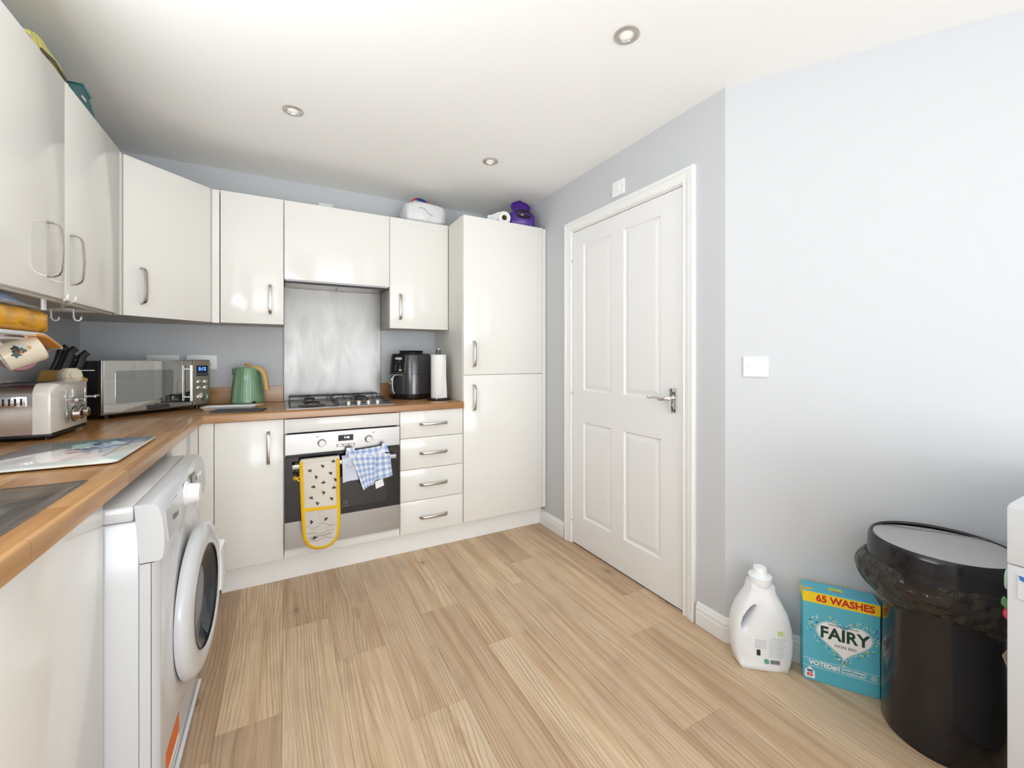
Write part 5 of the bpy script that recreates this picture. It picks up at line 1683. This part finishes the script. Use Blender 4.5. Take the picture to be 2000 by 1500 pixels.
B().box(-0.030, -0.018, -yth(0.02, 0.06) - 0.0014, -yth(0.02, 0.06), 0.061, 0.082).obj('hazard_mark', M_pblack, bo)
B().lathe([(0.009, 0), (0.009, 0.0012), (0.0001, 0.0014)], 18, (0.004, -yth(0.0, 0.04) - 0.0002, 0.041), 'Y').obj('green_badge', mat('badge_green', (86, 168, 140), 0.5), bo)

# detergent box
t = T('detergent_box', 'turquoise laundry powder box with yellow band beside the bin', 'box', (1.757, 0.758, 0), -56)
BW, BH, BD = 0.222, 0.330, 0.078
M_turq = mat('turquoise_card', (92, 186, 208), 0.4)
bx = B().box(-BW / 2, BW / 2, 0, BD, 0.0004, BH, 0.0015).obj('carton', M_turq, t)
B().box(-BW / 2 - 0.0005, BW / 2 + 0.0005, -0.0006, BD + 0.0004, BH - 0.042, BH - 0.004).obj('yellow_band', M_yellow, t)
fy = -0.0010
text('65 WASHES', 0.0335, M_red, t, x=0.012, y=fy - 0.0004, z=BH - 0.023, bold=0.0011, sx=0.98)
heart = []
for k in range(60):
    a = 2 * PI * k / 60
    hx = 16 * math.sin(a) ** 3
    hz = 13 * math.cos(a) - 5 * math.cos(2 * a) - 2 * math.cos(3 * a) - math.cos(4 * a)
    heart.append((0.010 + hx * 0.0049, 0.176 + hz * 0.0043))
B().prism([(0.010 + (x - 0.010) * 1.07, 0.176 + (z - 0.176) * 1.07) for x, z in heart], -0.0009, -0.0002).obj('heart_glow', mat('pale_turquoise', (170, 214, 226), 0.4), t)
B().prism(heart, -0.0013, -0.0004).obj('heart', M_pwhite, t)
text('FAIRY', 0.058, mat('green_letters', rough=0.45, fn=f_fairy), t, x=0.010, y=fy - 0.0008, z=0.187, bold=0.0016, sx=0.94, ext=0.0005)
text('NON BIO', 0.0135, mat('print_dark_grey', (84, 88, 92), 0.5), t, x=0.014, y=fy - 0.0008, z=0.149, sx=1.1)
text('hypoallergenic for sensitive skin', 0.0072, mat('print_dark_grey'), t, x=0.008, y=fy - 0.0008, z=0.2215, sx=0.95)
rnd = random.Random(21)
for nm, m_, cnt, rad in (('white_dots', M_pwhite, 150, 0.0014), ('navy_dots', mat('print_royal', (30, 84, 160), 0.5), 46, 0.0022), ('yellow_dots', mat('print_lime', (206, 216, 90), 0.5), 40, 0.0025)):
    b = B()
    for _ in range(cnt):
        a = rnd.uniform(0, 2 * PI)
        k = rnd.uniform(1.10, 1.42)
        hx = 16 * math.sin(a) ** 3
        hz = 13 * math.cos(a) - 5 * math.cos(2 * a) - 2 * math.cos(3 * a) - math.cos(4 * a)
        x, z = 0.010 + hx * 0.0049 * k, 0.178 + hz * 0.0043 * k
        if abs(x) > BW / 2 - 0.004:
            continue
        r = rad * rnd.uniform(0.6, 1.4)
        b.cyl((x, -0.0002, z), r, -0.0006, 'Y', 7)
    o = b.obj(nm, m_, t)
    o['kind'] = 'stuff'
B().box(-BW / 2 + 0.001, BW / 2 - 0.001, -0.0007, 0, 0.0795, 0.0803).obj('rule', M_pwhite, t)
B().box(-BW / 2 + 0.001, BW / 2 - 0.001, -0.0007, 0, 0.0525, 0.0533).obj('rule', M_pwhite, t)
text('VOTED#1', 0.0215, M_pwhite, t, x=-0.046, y=fy, z=0.0665, bold=0.0009)
text('Laundry detergent', 0.0105, M_pwhite, t, x=0.003, y=fy, z=0.0725, align='LEFT', bold=0.0002, sx=0.9)
text('for sensitive skin*', 0.0105, M_pwhite, t, x=0.003, y=fy, z=0.0610, align='LEFT', bold=0.0002, sx=0.9)
bd = B().prism([(-0.105, 0.036), (-0.106, 0.012), (-0.103, 0.009), (-0.078, 0.009), (-0.075, 0.012), (-0.076, 0.036), (-0.084, 0.042), (-0.086, 0.048), (-0.095, 0.048), (-0.097, 0.042)], -0.0010, -0.0002).obj('badge', M_pwhite, t)
B().box(-0.099, -0.082, -0.0014, -0.0008, 0.032, 0.038).obj('badge_mark', M_navy, bd)
text('65', 0.019, M_red, bd, x=-0.0905, y=-0.0012, z=0.0215, bold=0.0006)
B().lathe([(0.0095, 0.0), (0.0095, 0.0008), (0.0001, 0.001)], 16, (0.094, 0, 0.0660), 'Y').obj('seal', mat('seal_grey', (178, 206, 206), 0.4), t)
# side panel print: part of the heart and the name again
B().prism([(0.020, 0.105), (0.050, 0.15), (0.066, 0.20), (0.060, 0.232), (0.040, 0.225), (0.020, 0.215), (0.010, 0.18)], BW / 2 + 0.0002, BW / 2 + 0.0012, 'YZ').obj('side_heart', M_pwhite, t)
text('FAIRY', 0.026, mat('green_letters'), t, x=BW / 2 + 0.0015, y=0.038, z=0.180, rot=(0, 0, R_(90)), bold=0.0008, sx=0.8)
text('65 WASHES', 0.014, M_red, t, x=BW / 2 + 0.0009, y=0.038, z=BH - 0.023, rot=(0, 0, R_(90)), bold=0.0004, sx=0.75)
# top print
B().box(-BW / 2 + 0.004, BW / 2 - 0.004, 0.006, 0.022, BH + 0.0001, BH + 0.0006).obj('top_strip', mat('orange_yellow', (230, 176, 50), 0.5), t)
B().box(-BW / 2 + 0.03, BW / 2 - 0.004, 0.004, 0.0245, BH + 0.0004, BH + 0.0010).obj('top_strip_cover', M_turq, t)
B().box(-0.028, 0.012, 0.030, 0.052, BH + 0.0001, BH + 0.0006).obj('top_badge', mat('print_lime'), t)
B().box(-0.02, 0.004, 0.024, 0.031, BH + 0.0001, BH + 0.0007).obj('top_badge_text', M_red, t)

# swing bin with liner
t = T('swing_bin', 'tall black bin with flat silver swing lid in front of the angled wall', 'bin', (1.818, 0.513, 0), -56)
M_bin = mat('bin_plastic', (27, 26, 30), 0.16)
el = 1.0
B().lathe([(0.138, 0.0005), (0.142, 0.010), (0.141, 0.15), (0.137, 0.34), (0.140, 0.42), (0.158, 0.47), (0.162, 0.52), (0.156, 0.522), (0.150, 0.515)], 72, cap1=False).obj('body', M_bin, t, True, 40)
ld = B().lathe([(0.168, 0.505), (0.181, 0.506), (0.183, 0.530), (0.179, 0.546), (0.1785, 0.552), (0.177, 0.592), (0.174, 0.604), (0.169, 0.609), (0.166, 0.606), (0.164, 0.603)], 72, cap0=False, cap1=False).obj('lid_ring', M_bin, t, True, 40)
M_lid = mat('silver_lid', (176, 176, 176), 0.38, 0.3, fn=lambda k: k.bump(k.noise(k.coord(), 420, 2), 0.12, 0.0006))
b = B()
rings = []
N_ = 64
for (r, z) in ((0.1642, 0.602), (0.162, 0.606), (0.12, 0.611), (0.06, 0.614), (0.001, 0.615)):
    rings.append([(r * math.cos(2 * PI * i / N_), r * math.sin(2 * PI * i / N_), z - 0.010 * max(0, (r * math.sin(2 * PI * i / N_) - 0.07) / 0.1)) for i in range(N_)])
b.rings(rings, False, True)
b.obj('lid_flap', M_lid, ld, True, 40)
B().strap([(0.13 * math.cos(a), 0.075 + 0.008 * math.sin(a), 0.6125) for a in [PI * k / 16 for k in range(17)]], (0, 0, 1), 0.002, 0.0012).obj('lid_hinge_line', mat('hinge_grey', (110, 110, 112), 0.5), ld)
rn = random.Random(2)
ph = [rn.uniform(0, 6) for _ in range(12)]


def lin(a, z):
    u = (0.545 - z) / 0.13
    d_ = 0.0
    for q in range(8):
        d_ += (0.5 / (1 + 0.4 * q)) * (1 - 2 * abs(math.sin((4 + 3 * q) * a / 2 + ph[q] + 3 * u * math.sin(3 * a + ph[q + 2]))))
    bag = 0.30 * max(0.0, math.cos(a - 2.9)) ** 6 * math.sin(PI * min(1, max(0, u)))
    return 1 + 0.022 * d_ * (0.25 + u) + bag * 0.62


prof = [(0.180, 0.540)] + [(0.184 - 0.030 * (k / 14) ** 2, 0.540 - 0.125 * k / 14) for k in range(1, 14)] + [(0.152, 0.414)]
M_lin = mat('liner_film', (52, 48, 44), 0.10, alpha=0.86, fn=f_crinkle(24, 0.8, 0.02))
b = B().lathe(prof, 200, mod=lin, cap0=False, cap1=False)
for v in b.bm.verts:
    a = math.atan2(v.co.y, v.co.x)
    if v.co.z < 0.53:
        v.co.z += (0.012 * math.sin(3 * a + 1) + 0.006 * math.sin(8 * a)) * (0.54 - v.co.z) / 0.125
b.obj('liner', M_lin, t, True, 60)

# white appliance (tumble dryer) at the right edge, front faces -x
t = T('tumble_dryer', 'white tumble dryer cut off by the right edge of the view', 'tumble dryer', (1.476, 0.306, 0), -90)
QW, QH = 0.595, 0.850
B().box(0, QW, 0.020, 0.60, 0.015, 0.815, 0.004).obj('body', M_white2, t, True)
B().box(0, QW, 0.006, 0.60, 0.8155, QH, 0.006).obj('top', M_white2, t, True)
B().box(0, QW, 0.0, 0.0195, 0.712, 0.8455, 0.004).obj('control_panel', M_white2, t, True)
fp_ = B().box(0, QW, 0.002, 0.0195, 0.02, 0.7105, 0.004).obj('front_panel', M_white2, t, True)
b = B().lathe([(0.205, 0.0), (0.206, 0.010), (0.198, 0.022), (0.175, 0.028), (0.15, 0.024), (0.14, 0.010)], 56, (QW / 2 + 0.03, 0.002, 0.40), 'Y', cap0=False, cap1=True)
b.obj('door', M_white2, t, True, 50)
for sx in (0.05, QW - 0.05):
    for sy in (0.07, 0.52):
        B().cyl((sx, sy, 0), 0.02, 0.0155, seg=14).obj('foot', M_black, t)
B().lathe([(0.03, 0), (0.03, 0.005), (0.026, 0.007), (0.024, 0.028), (0.0001, 0.030)], 28, (0.34, 0.0, 0.78), 'Y').obj('dial', M_white, t, True, 30)
# fridge magnets: one printed on the front, three on the side towards the bin
t2 = T('magnet', 'white magnet with jagged blue and yellow print on the tumble dryer front', 'magnet', (1.475, 0.285, 0.690), -90, 'magnets on the dryer')
mg = B().box(-0.004, 0.034, -0.0008, 0.0018, -0.052, 0.004, 0.0005).obj('card', M_white2, t2)
B().prism([(-0.002, 0.002), (0.034, -0.004), (0.034, -0.020), (0.024, -0.024), (0.018, -0.018), (0.008, -0.018), (0.006, -0.010), (0.0, -0.008)], -0.0016, -0.0006).obj('blue_print', mat('magnet_blue', (44, 112, 190), 0.4), mg)
B().prism([(0.016, -0.026), (0.034, -0.024), (0.034, -0.034), (0.018, -0.034)], -0.0016, -0.0006).obj('yellow_print', mat('print_lime'), mg)
text('D', 0.014, mat('magnet_teal', (60, 150, 150), 0.4), mg, x=0.016, y=-0.0012, z=-0.042)
t2 = T('magnet', 'pale green oval magnet on the dryer side facing the bin', 'magnet', (1.535, 0.306, 0.655), 180, 'magnets on the dryer')
B().lathe([(0.0001, 0.0), (0.020, 0.0), (0.022, 0.004), (0.018, 0.012), (0.0001, 0.016)], 24, (0, 0, 0), 'Y', mod=lambda a, z: 1 + 0.35 * abs(math.sin(a))).obj('badge', mat('glass_green', (168, 190, 176), 0.15), t2, True)
t2 = T('magnet', 'strawberry shaped red and green magnet on the dryer side', 'magnet', (1.53, 0.306, 0.585), 180, 'magnets on the dryer')
B().lathe([(0.0001, 0.0), (0.013, 0.001), (0.015, 0.008), (0.009, 0.015), (0.0001, 0.017)], 20, (0, 0, -0.012), 'Y').obj('berry', mat('berry_red', (206, 44, 72), 0.3), t2, True)
for k in range(4):
    a = R_(-55 + 36 * k)
    B().tube([(0, -0.006, 0.0), (0.010 * math.sin(a), -0.014, 0.008 + 0.008 * math.cos(a)), (0.019 * math.sin(a), -0.016, 0.006 + 0.020 * math.cos(a))], [0.005, 0.005, 0.001], 8).obj('leaf', mat('leaf_green', (96, 150, 96), 0.5), t2, True)
t2 = T('magnet', 'small tilted photo card magnet low on the dryer side', 'magnet', (1.545, 0.306, 0.445), 180, 'magnets on the dryer')
b = B().box(-0.022, 0.022, -0.002, 0, -0.055, 0.03, 0.0006).xf(Matrix.Rotation(R_(18), 4, 'X') @ Matrix.Translation((0, -0.006, 0)))
cdm = b.obj('card', mat('card_photo', (150, 130, 110), 0.3, fn=lambda k: k.col(k.ramp(k.noise(k.coord(), 90, 3), [(0.3, s2l((60, 80, 130))), (0.5, s2l((190, 170, 140))), (0.7, s2l((130, 96, 60)))]))), t2)
B().box(-0.022, 0.022, -0.003, 0.001, -0.058, -0.05).xf(Matrix.Rotation(R_(18), 4, 'X') @ Matrix.Translation((0, -0.006, 0))).obj('card_edge', mat('card_blue', (120, 150, 200), 0.3), t2)
